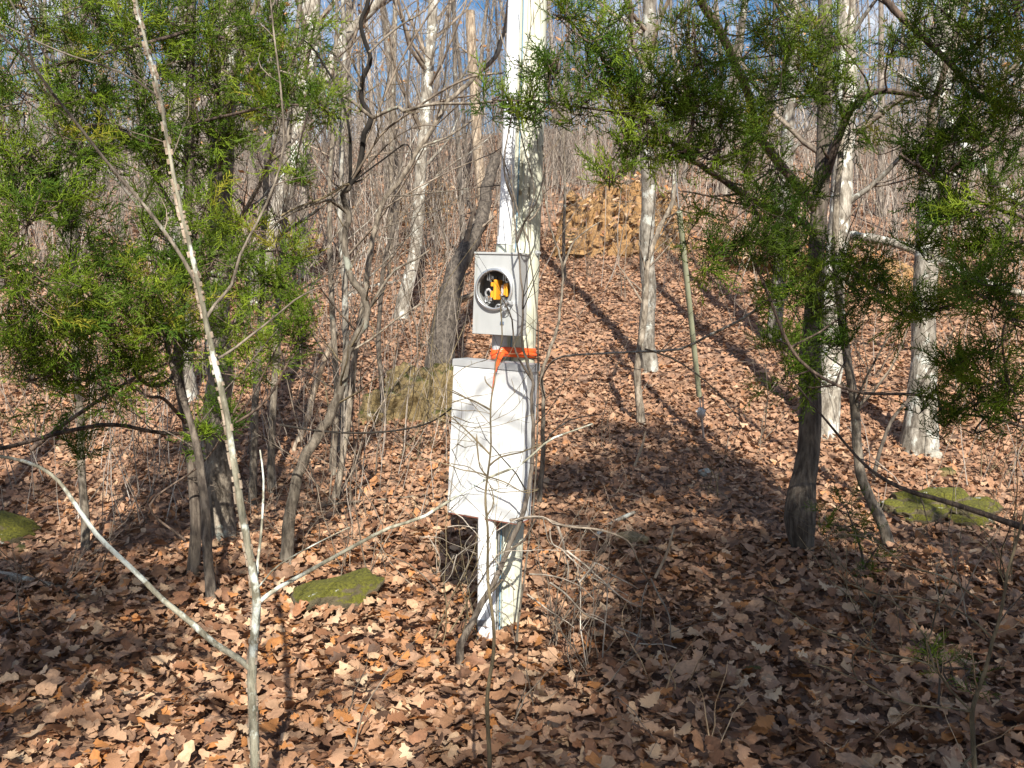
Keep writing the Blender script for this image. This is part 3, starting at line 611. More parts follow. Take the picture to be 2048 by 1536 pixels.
def plant(name, label, cat, trunk, w0, w1, mat, branches=(), dens=4, lvl=2, lmin=.05, d=None, d_end=None, twig=None, sides=10, top=0, ratio=.45, t0=.25, ang=.9, ltop=None, limbs=0, limb_len=1.5, group=None, flare=1.25, limb_t0=.4, up=.08):
    """trunk: pixels; widths in pixels. the foot stands on the ground under its first pixel"""
    if d is None: d, _ = hit(trunk[0][0], trunk[0][1])
    P = px_path(trunk, d, d_end); P = shake(P, min(.012, .0011 * d * math.sqrt(w0 / 20)))
    if top > 0:
        dv = nrm(P[-1] - P[-5]); dv = nrm(dv + np.array([0, 0, .25])); P = np.vstack([P, wig(P[-1], dv, top, 6, .06, .03)[1:]]); 
    s_ = d / FPX / 2; seg = np.concatenate([[0], np.cumsum(np.linalg.norm(np.diff(P, axis=0), axis=1))]); seg /= seg[-1]
    rad = np.interp(seg, [0, .04, .1, .75, 1], [w0 * s_ * flare, w0 * s_ * (1 + (flare - 1) * .4), w0 * s_, (w1 + .15 * (w0 - w1)) * s_, w1 * s_ * (.35 if top else 1)])
    base = P[0].copy(); zb = float(H(base[0], base[1])) - .03
    if base[2] > zb: P = np.vstack([[base[0], base[1], zb], P]); rad = np.concatenate([[rad[0] * 1.1], rad])
    t = thing(name, label, cat, (base[0], base[1], zb + .03), group)
    b_ = MB(); tube(b_, P, rad, sides, rough=.03); b_.build('trunk' if w0 > 9 else 'stem', mat, t)
    tw = MB(); grow(tw, P, rad * .8, lvl, dens, lmin, ratio=ratio * (.5 if w0 > 14 else 1), t0=t0, ang=ang, up=up)
    for br in branches:
        pts, bw0, bw1 = br[0], br[1], br[2]; bd = br[3] if len(br) > 3 else d; be = br[4] if len(br) > 4 else bd
        # the limb starts on the trunk itself, wherever it passes there
        Q = px_path(pts, bd, be, 2 if bw0 > 3 else 4); k = np.argmin(np.linalg.norm(P - Q[0], axis=1))
        if br[5] if len(br) > 5 else True:
            off = P[k] - Q[0]; Q = Q + off * np.linspace(1, 0, len(Q))[:, None] ** 2
        Q = shake(Q, .0008 * bd * min(1, bw0 / 8)); rr = np.linspace(bw0 * bd / FPX / 2, bw1 * be / FPX / 2, len(Q)); b_ = MB(); tube(b_, Q, rr, 8, rough=.03); b_.build('branch', M[br[6]] if len(br) > 6 else mat, t)
        grow(tw, Q, rr, lvl, dens * 1.3, lmin, ratio=ratio, t0=.15, ang=ang, up=up)
    for k in range(limbs):
        tt = limb_t0 + (1 - limb_t0) * (k + rng.random()) / limbs; i = min(len(P) - 2, int(tt * (len(P) - 1))); dv = nrm(P[i + 1] - P[i])
        Ll = limb_len * (1.15 - .7 * tt) * rng.uniform(.7, 1.2); Q = wig(P[i], nrm(dv * .6 + perp(dv) * .8), Ll, 8, .08, .05); r_ = rad[i] * rng.uniform(.16, .32)
        rr = np.linspace(r_, r_ * .2 + .0008, len(Q)); b_ = MB(); tube(b_, Q, rr, 6, rough=.03); b_.build('branch', mat, t); grow(tw, Q, rr, 2, 7 / max(.6, Ll), .06, ratio=.5, t0=.12)
    if tw.n: tw.build('twigs', twig or M['twig'], t, kind='stuff')
    return t, P

# foreground saplings in front of everything
FD = 2.62
t, P = plant('lichened_sapling', 'foreground sapling with ridged bark and white lichen bands, left of the pole', 'sapling',
    [(513, 1640), (511, 1536), (506, 1430), (503, 1340), (513, 1205), (503, 1120), (486, 1040), (466, 920), (447, 800), (430, 720), (412, 640), (398, 580), (378, 490), (358, 400), (341, 310), (325, 220), (305, 140), (285, 60), (268, -20), (250, -120)], 19, 6, M['lichen_bark'],
    [([(500, 1342), (475, 1320), (430, 1290), (380, 1245), (330, 1203), (285, 1160), (240, 1118), (190, 1070), (150, 1010), (118, 965), (80, 935), (20, 915), (-40, 905)], 14, 6),
     ([(516, 1205), (560, 1172), (620, 1143), (700, 1097), (780, 1056), (850, 1030), (930, 981), (980, 952), (1038, 930), (1087, 888), (1130, 868), (1185, 850)], 10, 3, FD, 3.1),
     ([(514, 1195), (545, 1150), (580, 1120), (640, 1085), (700, 1055)], 4, 2, FD, 2.5),
     ([(506, 1195), (511, 1130), (522, 1050), (526, 960), (520, 900)], 7, 3, FD, 2.8),
     ([(425, 640), (440, 610), (470, 570), (487, 510), (520, 440), (550, 370), (570, 290), (565, 180), (550, 80), (538, -20)], 7, 3, FD, 2.85, True, 'bark_grey'),
     ([(398, 580), (365, 520), (330, 470), (290, 415), (240, 355), (200, 305), (150, 240), (105, 185), (60, 125), (0, 70), (-30, 40)], 8, 4.5, FD, 2.5, True, 'bark_grey'),
     ([(105, 185), (65, 125), (50, 60), (15, -10)], 6, 4, 2.52, 2.4, False),
     ([(320, 205), (270, 165), (210, 135), (150, 115), (80, 85), (10, 50)], 5, 2.5, FD, 2.75, True, 'bark_grey'),
     ([(440, 715), (480, 690), (530, 650), (590, 600), (640, 575), (690, 560)], 6, 2, FD, 3.0, True, 'twig')],
    dens=2.5, lvl=2, d=FD, twig=M['twig'], ratio=.3, t0=.3, flare=1.0)
# corky ridges up the stem: small plates proud of the bark
cb = MB()
for i in range(len(P) - 1):
    seg = P[i + 1] - P[i]; L_ = np.linalg.norm(seg); dv = seg / (L_ + 1e-9); rr_ = np.interp(i / len(P), [0, 1], [.0145, .006])
    for s_, pr in ((-1, .42), (1, .12)):
        for q in np.arange(0, L_, .007):
            if rng.random() < pr:
                p = P[i] + dv * (q + rng.uniform(0, .006)); side = nrm([s_, -.45 + rng.uniform(-.2, .2), 0]); side = nrm(side - dv * (side @ dv)); hh = rng.uniform(.003, .007); e = np.cross(dv, side); x = side * (rr_ * 1.0)
                v = np.array([p + x - e * .003 - side * .004, p + x + e * .003 - side * .004, p + x + side * hh * .6 + e * .0015, p + x + side * hh * .6 - e * .0015]); up_ = dv * rng.uniform(.006, .02)
                cb.add(np.vstack([v, v + up_]), [[0, 1, 2, 3], [4, 7, 6, 5], [0, 4, 5, 1], [1, 5, 6, 2], [2, 6, 7, 3], [3, 7, 4, 0]])
cb.build('bark_ridges', M['cork'], t, kind='stuff', smooth=False)

plant('young_sapling', 'thin olive sapling rising in front of the white panel', 'sapling',
    [(981, 1640), (980, 1536), (975, 1420), (985, 1300), (979, 1190), (976, 1100), (974, 1010), (976, 930), (981, 840), (985, 780), (994, 730), (1000, 690), (1003, 640), (999, 600)], 9.5, 2.5, M['twig_olive'],
    [([(974, 905), (950, 880), (920, 850), (880, 815), (840, 790)], 4, 1.5), ([(977, 918), (1000, 908), (1040, 903), (1085, 888)], 4, 2, 2.75, 2.6),
     ([(982, 828), (955, 810), (925, 795), (895, 780), (860, 772)], 4, 1.5), ([(977, 955), (962, 935), (955, 900), (953, 868)], 3, 1.5),
     ([(976, 1040), (985, 1020), (988, 1000), (982, 975), (972, 955)], 3, 1.5), ([(985, 780), (972, 765), (970, 752)], 3, 2),
     ([(976, 960), (955, 948), (920, 940), (880, 925), (820, 915)], 3, 1.5), ([(978, 955), (1010, 965), (1050, 985), (1075, 980)], 3, 1.5)],
    dens=6, lvl=2, lmin=.03, d=2.7, twig=M['twig_olive'], ratio=.4, t0=.35, flare=1)
plant('leaning_shrub', 'crooked grey brown shrub leaning across the pole base and panel edge', 'shrub',
    [(920, 1290), (945, 1245), (960, 1215), (975, 1185), (990, 1160), (1004, 1130), (1018, 1095), (1032, 1060), (1046, 1025), (1056, 985), (1063, 940), (1066, 890), (1066, 840), (1063, 795), (1066, 765), (1057, 735), (1047, 700), (1044, 660), (1046, 600), (1040, 540), (1032, 470), (1026, 400), (1022, 330)], 12.5, 2.5, M['bark_dark'],
    [([(1066, 765), (1050, 740), (1036, 715), (1028, 690), (1024, 640), (1012, 610), (1000, 590)], 5, 2, 3.95, 3.8),
     ([(1026, 480), (1045, 440), (1062, 420), (1080, 380), (1092, 330)], 5, 2, 3.9, 3.8), ([(1026, 400), (1015, 370), (1008, 330), (1018, 260), (1030, 200)], 5, 2, 3.9, 3.85),
     ([(1004, 1130), (1020, 1100), (1045, 1080), (1058, 1060), (1075, 1040)], 7, 3, 4.0, 3.9), ([(975, 1190), (990, 1178), (1000, 1160), (1016, 1165), (1030, 1180)], 5, 3, 3.95, 3.9)],
    dens=4, lvl=2, lmin=.04, d=3.95, twig=M['twig_black'], ratio=.3, t0=.2)
plant('pale_sapling', 'pale slender sapling just right of the white panel, forking high beside the pole', 'sapling',
    [(1078, 1010), (1083, 960), (1087, 900), (1085, 850), (1086, 790), (1084, 750), (1097, 710), (1110, 670), (1118, 630), (1124, 580), (1126, 540), (1120, 510), (1108, 480), (1098, 445), (1092, 400), (1090, 350)], 10, 3, M['bark_grey'],
    [([(1126, 540), (1138, 505), (1150, 480), (1175, 460), (1200, 445)], 5, 2), ([(1084, 750), (1100, 720), (1130, 703), (1200, 700), (1290, 698), (1370, 695), (1420, 670), (1480, 640), (1540, 600), (1580, 570)], 4, 6, 5.2, 5.0, True, 'bark_pale'),  # the long branch takes paler bark to look sunlit
     ([(1290, 698), (1340, 715), (1390, 745), (1440, 790), (1480, 840)], 4, 2, 5.2, 5.4, False), ([(1087, 900), (1100, 870), (1140, 840), (1190, 830)], 4, 2)],
    dens=3, lvl=2, ratio=.3, flare=1.1)
plant('vine_stem', 'thin dark vine climbing in front of the pole above the meter box', 'vine',
    [(1034, 1268), (1046, 1160), (1058, 1080), (1066, 1030), (1072, 960), (1073, 880), (1075, 800), (1076, 740), (1078, 660), (1066, 560), (1058, 500), (1055, 440), (1070, 380), (1050, 300), (1035, 230), (1040, 150), (1060, 70), (1062, 0), (1050, -80)], 4, 2, M['bark_grey'],
    [([(1058, 490), (1040, 440), (1030, 400), (1018, 350), (1000, 300)], 4, 2), ([(1055, 440), (1070, 430), (1085, 400), (1090, 350), (1085, 290)], 4, 2), ([(1040, 150), (1020, 130), (1000, 60), (1005, 0)], 3, 2)], dens=3, lvl=2, d=4.1, twig=M['twig_black'], ratio=.3, d_end=4.0)

# right foreground shrub with long arching tan shoots
plant('arching_shrub', 'thin shrub with long arching tan shoots at the lower right corner', 'shrub',
    [(1942, 1640), (1948, 1536), (1944, 1440), (1958, 1385), (1972, 1330), (1985, 1280), (2005, 1200), (2022, 1130), (2040, 1060), (2060, 980)], 11, 4, M['twig_olive'],
    [([(1944, 1430), (1900, 1420), (1820, 1412), (1760, 1385), (1715, 1362), (1650, 1335), (1600, 1320), (1590, 1308)], 4, 2, 2.9, 2.7),
     ([(1944, 1430), (1900, 1385), (1870, 1340), (1830, 1322), (1770, 1310), (1715, 1290), (1650, 1265), (1610, 1245), (1560, 1210), (1525, 1190)], 5, 2, 2.9, 2.8),
     ([(1870, 1340), (1850, 1275), (1820, 1235), (1780, 1200), (1730, 1180), (1690, 1160), (1665, 1120), (1655, 1080), (1665, 1060)], 4, 2, 2.85, 3.0, False),
     ([(1985, 1285), (1940, 1240), (1890, 1215), (1830, 1198), (1760, 1190), (1720, 1178)], 5, 2, 2.9, 3.1), ([(1965, 1205), (1900, 1160), (1860, 1145), (1810, 1130), (1760, 1090), (1710, 1070), (1660, 1066)], 4, 2, 2.95, 3.1, False),
     ([(1942, 1500), (1920, 1536), (1915, 1600)], 6, 4, 2.9, 2.85), ([(1715, 1362), (1705, 1320), (1735, 1270), (1770, 1215)], 3, 2, 2.75, 2.75, False)],
    dens=4, lvl=2, d=2.9, twig=M['twig_tan'], ratio=.3, t0=.1, flare=1)

# mid-ground trees and saplings, traced one by one
def T(label, tr, w0, w1, mat='bark_grey', name='bare_tree', cat='tree', br=(), **k):
    k.setdefault('top', 3.0); k.setdefault('limbs', 9); k.setdefault('dens', 2.2); k.setdefault('twig', M['twig'])
    return plant(name, label, cat, tr, w0, w1, M[mat], br, **k)[0]
T('crooked dark forked tree left of the pole with black upper limbs', [(572, 1135), (575, 1080), (592, 965), (610, 920), (640, 865), (665, 820), (683, 770), (698, 705), (722, 660), (734, 625), (725, 590), (708, 560), (694, 525), (690, 480), (695, 430), (687, 390), (700, 370)], 24, 12, 'bark_grey', name='crooked_tree',
  br=[([(700, 370), (716, 345), (724, 310), (728, 280), (730, 265), (745, 236), (726, 205), (722, 180), (724, 155), (738, 130), (738, 105), (728, 80), (722, 45), (735, 15), (745, -30)], 12, 8, 5.2, 5.0, True, 'twig_black'), ([(745, 236), (775, 222), (800, 214), (810, 222), (840, 213), (880, 208), (940, 207), (985, 203), (1030, 200)], 8, 5, 5.0, 4.6, False),
      ([(745, 236), (725, 220), (700, 200), (670, 185), (640, 170), (600, 155), (560, 140)], 8, 4, 5.0, 4.8, False), ([(738, 105), (770, 75), (810, 45), (850, 20), (880, -20)], 5, 3, 5.0, 5.2, False), ([(722, 180), (700, 150), (670, 110), (625, 85), (590, 60)], 5, 3, 5, 5.2, False),
      ([(734, 625), (760, 580), (790, 540), (830, 520), (860, 500)], 6, 3), ([(695, 430), (660, 400), (620, 410), (560, 440), (500, 500)], 6, 4, 5.2, 5.0), ([(700, 705), (740, 680), (790, 640), (840, 610)], 5, 3), ([(740, 94), (776, 62), (808, 39), (841, 23), (870, 7), (886, -7)], 5, 3, 5.1, 5, True, 'twig'), ([(727, 195), (753, 182), (776, 171), (808, 169), (847, 163), (886, 155), (926, 150), (961, 148), (1007, 146)], 5, 4, 5.1, 4.7, True, 'twig'), ([(720, 143), (714, 130), (691, 109), (652, 94), (620, 81), (593, 75)], 6, 3, 5.1, 5, True, 'twig_black'), ([(724, 270), (704, 306), (681, 345), (642, 384), (600, 410), (561, 433)], 6, 4, 5.2, 5, True, 'twig_olive'), ([(792, 179), (825, 208), (831, 241), (825, 283), (823, 319)], 4, 2, 5, 5, True, 'twig_black'), ([(748, 234), (776, 241), (812, 234), (854, 241), (893, 260)], 4, 2, 5.1, 5.1, True, 'twig'), ([(698, 358), (707, 326), (737, 312), (782, 303), (828, 306)], 4, 2, 5.2, 5.3, True, 'twig')], top=0, limbs=0, dens=4.5, twig=M['twig_olive'], lvl=2, ratio=.42)
T('grey straight tree behind the lichened sapling with dark moss at its foot', [(440, 1078), (437, 1000), (433, 900), (432, 800), (436, 700), (440, 560), (444, 400), (448, 200), (450, 0)], 52, 34, 'bark_grey', top=4, flare=1.35, limb_t0=.5)
T('dark short stem standing just left of the grey trunk at left', [(425, 1210), (415, 1100), (408, 1000), (396, 900), (376, 830), (356, 760)], 20, 10, 'bark_dark', top=.5, limbs=5)
T('slim greyish trunk near the left edge crossing the arching branch', [(172, 1112), (168, 1000), (163, 900), (155, 780), (150, 640), (146, 480), (140, 300), (135, 100)], 15, 8, 'bark_grey', top=2, limbs=8)
T('thin vertical stem to the right of the foreground sapling, tallest of the pair', [(505, 1010), (508, 900), (512, 780), (520, 640), (528, 450), (538, 250), (545, 50)], 14, 8, 'bark_grey', top=2, limbs=9, limb_t0=.3)
T('slender grey stem between the fallen brown stick and the crooked tree', [(543, 985), (542, 900), (548, 780), (556, 640), (566, 480), (575, 320), (585, 120)], 14, 7, 'bark_grey', top=2, limbs=9, limb_t0=.3)
T('thin pale sapling with its foot left of the ochre rock outcrop', [(666, 950), (668, 880), (672, 780), (668, 690), (664, 560), (660, 400), (664, 250)], 13, 6, 'bark_grey', top=1.5, limbs=8, limb_t0=.2)
T('light grey sapling standing close to the crooked tree trunk', [(683, 905), (690, 800), (692, 700), (688, 560), (680, 460), (684, 300), (690, 120)], 14, 7, 'bark_pale', top=1.5, limbs=8, limb_t0=.3)
T('slim dark stem reaching up between crooked tree and ochre outcrop', [(768, 850), (762, 760), (757, 690), (762, 600), (770, 520), (790, 440), (800, 330)], 10, 5, 'bark_dark', top=1.5, limbs=7, limb_t0=.3)
T('straight pale tree left of the pole leaning slightly right', [(800, 640), (808, 600), (820, 555), (830, 500), (835, 440), (840, 360), (848, 270), (855, 180), (862, 60), (868, -40)], 25, 13, 'bark_pale', top=5, limbs=10, limb_t0=.45)
T('dark rough trunk leaning right behind the meter box', [(878, 738), (884, 690), (893, 630), (905, 570), (922, 520), (945, 480), (962, 440), (972, 390), (982, 345), (992, 312)], 56, 24, 'bark_dark', name='leaning_tree', top=0, limbs=4, d_end=11.5, limb_len=1, flare=1.15)
T('pale dead snag with a jagged broken top left of the pole', [(972, 440), (964, 380), (955, 300), (949, 200), (944, 110), (941, 22)], 23, 19, 'dead_wood', name='dead_snag', top=0, limbs=2, limb_len=.8, dens=.2, d=19)
T('big pale forked trunk at upper left beside the cedar foliage', [(505, 610), (520, 540), (560, 420), (590, 300), (608, 200), (618, 100), (624, 0), (628, -80)], 36, 34, 'bark_pale', top=5, limbs=8, br=[([(600, 290), (640, 200), (690, 90), (740, 30), (790, -30)], 26, 16, 13.5, 12.5)], limb_t0=.6)
T('thick pale trunk glimpsed under the left cedar', [(378, 800), (372, 740), (366, 650), (362, 540), (360, 380), (362, 200), (365, 0)], 30, 22, 'bark_pale', top=4, limbs=8)
T('pale double trunked tree right of the pole, nearest to the clay bank', [(1298, 742), (1297, 690), (1295, 600), (1293, 500), (1294, 400), (1295, 250), (1297, 100), (1298, -40)], 30, 17, 'bark_pale', top=5, limbs=10, limb_t0=.5)
T('slender crooked stem hugging the pale double trunk', [(1283, 852), (1277, 800), (1276, 743), (1284, 678), (1288, 632), (1290, 580), (1294, 535), (1303, 505), (1312, 475), (1322, 445), (1345, 400), (1350, 330)], 15, 6, 'bark_grey', top=1, limbs=5, dens=2, limb_t0=.5)
T('thin young stem rising from the lit slope right of the pole', [(1130, 560), (1126, 480), (1130, 400), (1128, 300)], 7, 4, 'bark_grey', top=1.5, limbs=6)
T('pale grey tree standing behind the dark cedar trunk', [(1648, 870), (1655, 800), (1663, 700), (1668, 600), (1674, 480), (1685, 350), (1690, 200), (1694, 50), (1698, -50)], 44, 26, 'bark_pale', top=5, limbs=8, limb_t0=.5)
T('large light grey tree with spreading root flare on the right', [(1838, 900), (1842, 820), (1846, 720), (1850, 600), (1856, 480), (1862, 350), (1878, 200), (1890, 60), (1900, -60)], 46, 28, 'bark_pale', top=5, limbs=8, flare=1.7, limb_t0=.5, br=[([(1880, 190), (1905, 250), (1960, 330), (2030, 400), (2080, 430)], 20, 10, 7.2, 6.6)])
T('pale tree half hidden by foliage in front of the low clay bank', [(1548, 690), (1552, 620), (1560, 540), (1566, 440), (1572, 320), (1580, 180), (1588, 40)], 27, 17, 'bark_pale', top=4, limbs=8)
T('olive curved stem right of the cedar trunk, bending near its foot', [(1780, 1100), (1765, 1050), (1742, 1000), (1722, 950), (1715, 890), (1708, 810), (1695, 720), (1684, 640), (1676, 560), (1670, 450), (1680, 330)], 20, 10, 'bark_grey', name='curved_stem', top=1, limbs=6, dens=2)
T('thin dark stem between the pale tree and the curved olive stem', [(1745, 960), (1760, 900), (1790, 830), (1830, 790)], 8, 4, 'bark_dark', top=.6, limbs=4)
T('straight thin pale sapling in front of the far right clay bank', [(1899, 560), (1902, 480), (1908, 400), (1912, 250)], 8, 6, 'bark_pale', top=2, limbs=5)
T('thin straight tree left of the pole against the sky, nearest the snag', [(780, 520), (782, 430), (785, 300), (787, 150), (790, 0)], 11, 8, 'bark_grey', top=4, limbs=8)
T('tall grey tree behind the crooked tree against the sky', [(606, 560), (610, 430), (615, 300), (700, 120), (706, 0)][:3] + [(690, 200), (694, 80), (696, -30)][:0] + [(618, 200), (622, 60)], 16, 10, 'bark_far', top=4, limbs=8)
T('grey trunk in the gap left of the crooked black limb', [(688, 460), (690, 330), (693, 200), (696, 60), (698, -40)], 15, 11, 'bark_grey', top=4, limbs=8)
T('leaning pale brown sapling running diagonally up to the right toward the pole', [(668, 1010), (688, 900), (700, 800), (712, 700), (728, 600), (742, 500), (752, 450), (765, 407), (802, 358), (828, 316), (870, 247), (893, 208), (926, 176), (958, 146), (990, 114), (1010, 60)], 13, 7, 'bark_grey', name='leaning_sapling', top=1.2, limbs=7, dens=3, limb_t0=.3,
  br=[([(893, 208), (899, 182), (926, 153), (961, 143)], 4, 3), ([(926, 176), (958, 146), (991, 114), (1000, 81)], 7, 5), ([(828, 316), (847, 293), (893, 277), (945, 241)], 5, 4)])
def tangle(name, label, lines, d0, d1, w, mat, foot):
    d, p = hit(*foot); t = thing(name, label, 'brush', (p[0], p[1], float(H(p[0], p[1])))); tw = MB()
    for i, ln in enumerate(lines):
        da = d0 + (d1 - d0) * rng.random(); Q = shake(px_path(ln, da, da + rng.uniform(-.15, .25)), .003); rr = np.linspace(w * rng.uniform(.8, 1.4), w * .5, len(Q)) * da / FPX / 2; b_ = MB(); tube(b_, Q, rr, 5); b_.build('branch', M[mat], t); grow(tw, Q, rr, 2, 7, .03, ratio=.35, t0=.1)
    if tw.n: tw.build('twigs', M[mat], t, kind='stuff')
tangle('tangled_brush', 'tangle of fine pale twigs sprawling over the leaves right of the pole base', [[(1178, 1384), (1170, 1310), (1160, 1256), (1163, 1206), (1158, 1148), (1147, 1115)], [(1203, 1376), (1207, 1293), (1213, 1206), (1218, 1165), (1222, 1152)], [(1245, 1339), (1265, 1301), (1280, 1264), (1282, 1227), (1286, 1186), (1294, 1165)], [(1133, 1101), (1170, 1132), (1199, 1157), (1228, 1181), (1265, 1206), (1282, 1215)], [(1054, 1188), (1091, 1217), (1125, 1239), (1149, 1254)], [(1100, 1165), (1133, 1190), (1170, 1227), (1207, 1244), (1245, 1273)], [(1278, 1287), (1315, 1289), (1352, 1297)], [(1302, 1157), (1315, 1190), (1336, 1227), (1342, 1264), (1340, 1291), (1315, 1322)], [(1282, 1273), (1315, 1326), (1323, 1368), (1340, 1405)], [(1058, 1148), (1104, 1152), (1153, 1169), (1187, 1198)], [(1116, 1053), (1127, 1086), (1135, 1132), (1135, 1169)], [(1367, 1409), (1360, 1368), (1358, 1330), (1362, 1310)], [(1220, 1148), (1245, 1161), (1274, 1177)], [(1158, 1165), (1187, 1132), (1191, 1124), (1216, 1140)], [(1100, 1057), (1104, 1086), (1133, 1107), (1187, 1157), (1257, 1190)], [(1360, 1347), (1336, 1343), (1315, 1359)], [(1282, 1275), (1257, 1264), (1232, 1252)], [(1187, 1388), (1236, 1376), (1307, 1380)]], 3.75, 4.1, 3.6, 'twig_pale', (1170, 1370))
tangle('tangled_brush', 'tangle of fine twigs under the panel around the white conduits', [[(956, 1083), (914, 1109), (881, 1141), (856, 1150)], [(914, 1109), (906, 1133), (900, 1155), (884, 1171)], [(897, 1018), (933, 1043), (956, 1076), (971, 1095)], [(958, 1144), (933, 1177), (919, 1196)], [(840, 1074), (876, 1076), (908, 1087), (955, 1109)], [(993, 1062), (1031, 1040), (1086, 1032), (1113, 1050), (1180, 1052)], [(1113, 1051), (1127, 1089), (1135, 1133), (1134, 1160)], [(1086, 1037), (1100, 1084), (1141, 1106), (1180, 1139)], [(979, 1117), (1015, 1103), (1059, 1104), (1100, 1098), (1180, 1100)], [(856, 1070), (876, 1111), (874, 1144)], [(944, 1070), (930, 1089), (936, 1122), (922, 1160)], [(908, 1111), (895, 1133), (876, 1158)], [(982, 1150), (1010, 1133), (1042, 1117), (1075, 1095)], [(895, 1054), (922, 1050), (958, 1059)], [(985, 1111), (999, 1133), (1015, 1155), (1042, 1177)], [(996, 1221), (1018, 1237), (1029, 1284)]], 3.75, 3.95, 2.2, 'twig_pale', (930, 1290))
tangle('tangled_brush', 'web of fine twigs crossing in front of the white panel', [[(902, 779), (939, 799), (981, 826)], [(902, 806), (939, 793), (981, 786)], [(865, 831), (902, 851), (934, 873), (974, 900)], [(907, 898), (934, 868), (974, 848), (1028, 819), (1053, 779)], [(902, 843), (939, 853), (998, 851), (1073, 828)], [(902, 927), (939, 935), (969, 955), (1013, 972), (1063, 987)], [(953, 873), (955, 908), (966, 942), (975, 962)], [(979, 915), (1013, 905), (1058, 898), (1087, 885)], [(899, 1021), (927, 994)], [(907, 932), (919, 962), (932, 979)], [(904, 898), (919, 930)], [(979, 974), (1001, 984), (1043, 982), (1078, 977)], [(1013, 974), (1035, 940), (1045, 903)], [(977, 977), (988, 1009), (979, 1039)], [(907, 833), (944, 846), (974, 843)], [(904, 754), (934, 732), (974, 717)], [(904, 819), (944, 821), (979, 828)], [(914, 888), (934, 895), (954, 890)]], 3.2, 3.7, 1.9, 'twig_olive', (980, 1420))
# fallen wood
def stick(name, label, pts, w0, w1, mat, cat='fallen branch', dens=1.5, lift=.03, lay=True):
    P = []
    for i, a in enumerate(pts):
        if lay: d, p = hit(a[0], a[1]); P.append(np.array([p[0], p[1], float(H(p[0], p[1])) + lift + (a[2] if len(a) > 2 else 0)]))
        else: P.append(at(*a))
    P = smooth_path(np.array(P), 4); dd = np.linalg.norm(P[0] - [0, 0, CZ]); t = thing(name, label, cat, P[0]); b_ = MB(); rr = np.linspace(w0, w1, len(P)) * dd / FPX / 2
    tube(b_, P, rr, 8, cap=True, rough=.08); b_.build('branch', mat, t); tw = MB(); grow(tw, P, rr, 2, dens, .06, ratio=.3)
    if tw.n: tw.build('twigs', M['twig'], t, kind='stuff')
stick('fallen_log', 'thin decaying grey log on the leaves near the left edge', [(0, 1165), (60, 1175), (120, 1190), (165, 1210)], 20, 12, M['bark_grey'])
stick('fallen_branch', 'grey fallen branch lying beside the tan rock right of the pole', [(1182, 1096), (1215, 1062), (1268, 1036)], 10, 8, M['bark_pale'], dens=.3)
stick('broken_stick', 'pale upright broken stick beside the brush right of the pole', [(1310, 1155, 4.85), (1328, 1120, 4.8), (1340, 1085, 4.75), (1349, 1052, 4.75)], 6, 4, M['dead_wood'], dens=.2, lay=False)
stick('broken_stick', 'pale slanting stick standing below the slender crooked stem', [(1260, 960, 6.9), (1272, 925, 6.85), (1285, 890, 6.8), (1291, 862, 6.8)], 6, 4, M['dead_wood'], dens=.2, lay=False)
stick('leaning_dead_stem', 'bare brown dead stem leaning right, left of the crooked tree', [(577, 945, 7.3), (590, 900, 7.3), (612, 845, 7.35), (625, 795, 7.4), (640, 745, 7.4), (662, 690, 7.45), (676, 665, 7.45)], 14, 9, M['dead_wood'], dens=.8, lay=False)
stick('fallen_log', 'fallen grey trunk lying on the slope behind the right hand trees', [(1690, 470, 9.8), (1760, 480, 9.7), (1830, 500, 9.5), (1900, 530, 9.4), (1960, 560, 9.3), (2050, 590, 9.2)], 18, 13, M['bark_pale'], dens=.3, lay=False)
stick('fallen_log', 'fallen pale limb on the slope left of the leaning dark trunk', [(690, 600), (735, 580), (790, 568), (830, 560)], 9, 6, M['bark_pale'], dens=.4)
stick('fallen_branch', 'long thin grey branch on the ground behind the mossy rock', [(650, 1020), (720, 1012), (790, 1006), (850, 1000)], 5, 3, M['bark_grey'], dens=2)
stick('arching_branch', 'dark thin branch arching low left of the white panel', [(560, 850, 4.8), (640, 862, 4.75), (720, 866, 4.7), (800, 860, 4.6), (860, 845, 4.5), (905, 815, 4.35), (935, 790, 4.3)], 4.5, 2.5, M['twig_black'], dens=5, lay=False)
stick('arching_branch', 'pale thin branch reaching right from the foot of the panel', [(1020, 1040, 3.95), (1080, 1035, 4.0), (1130, 1052, 4.05), (1200, 1060, 4.1), (1255, 1082, 4.15), (1275, 1120, 4.2), (1300, 1170, 4.3)], 6, 2.5, M['twig'], dens=8, lay=False)
stick('arching_branch', 'dark diagonal dead limb over the mossy mound on the right', [(1585, 760, 4.7), (1660, 850, 4.6), (1730, 930, 4.5), (1800, 975, 4.4), (1880, 1000, 4.3), (1960, 1025, 4.2), (2060, 1060, 4.1)], 3, 12, M['cedar_wood'], dens=4, lay=False)

# multi-stemmed brush, each clump a thing
def shrub(px, py, n, hgt, spread, label, mat='twig', w=.0035, lvl=2, dens=5, lean=(0, 0)):
    d, p = hit(px, py); t = thing('brush_shrub', label, 'shrub', (p[0], p[1], float(H(p[0], p[1]))), 'leafless brush shrubs'); tw = MB()
    for k in range(n):
        b0 = np.array([p[0] + rng.normal(0, .06), p[1] + rng.normal(0, .06), 0]); b0[2] = float(H(b0[0], b0[1])) - .02
        Q = wig(b0, nrm([rng.normal(lean[0], spread), rng.normal(lean[1], spread), 1]), hgt * rng.uniform(.5, 1.15), 9, .15, -.02); rr = np.linspace(w * rng.uniform(.7, 1.3), .0008, len(Q))
        b_ = MB(); tube(b_, Q, rr, 5); b_.build('stem', M[mat], t); grow(tw, Q, rr, lvl, dens, .05, ratio=.5, t0=.15)
    tw.build('twigs', M[mat], t, kind='stuff')
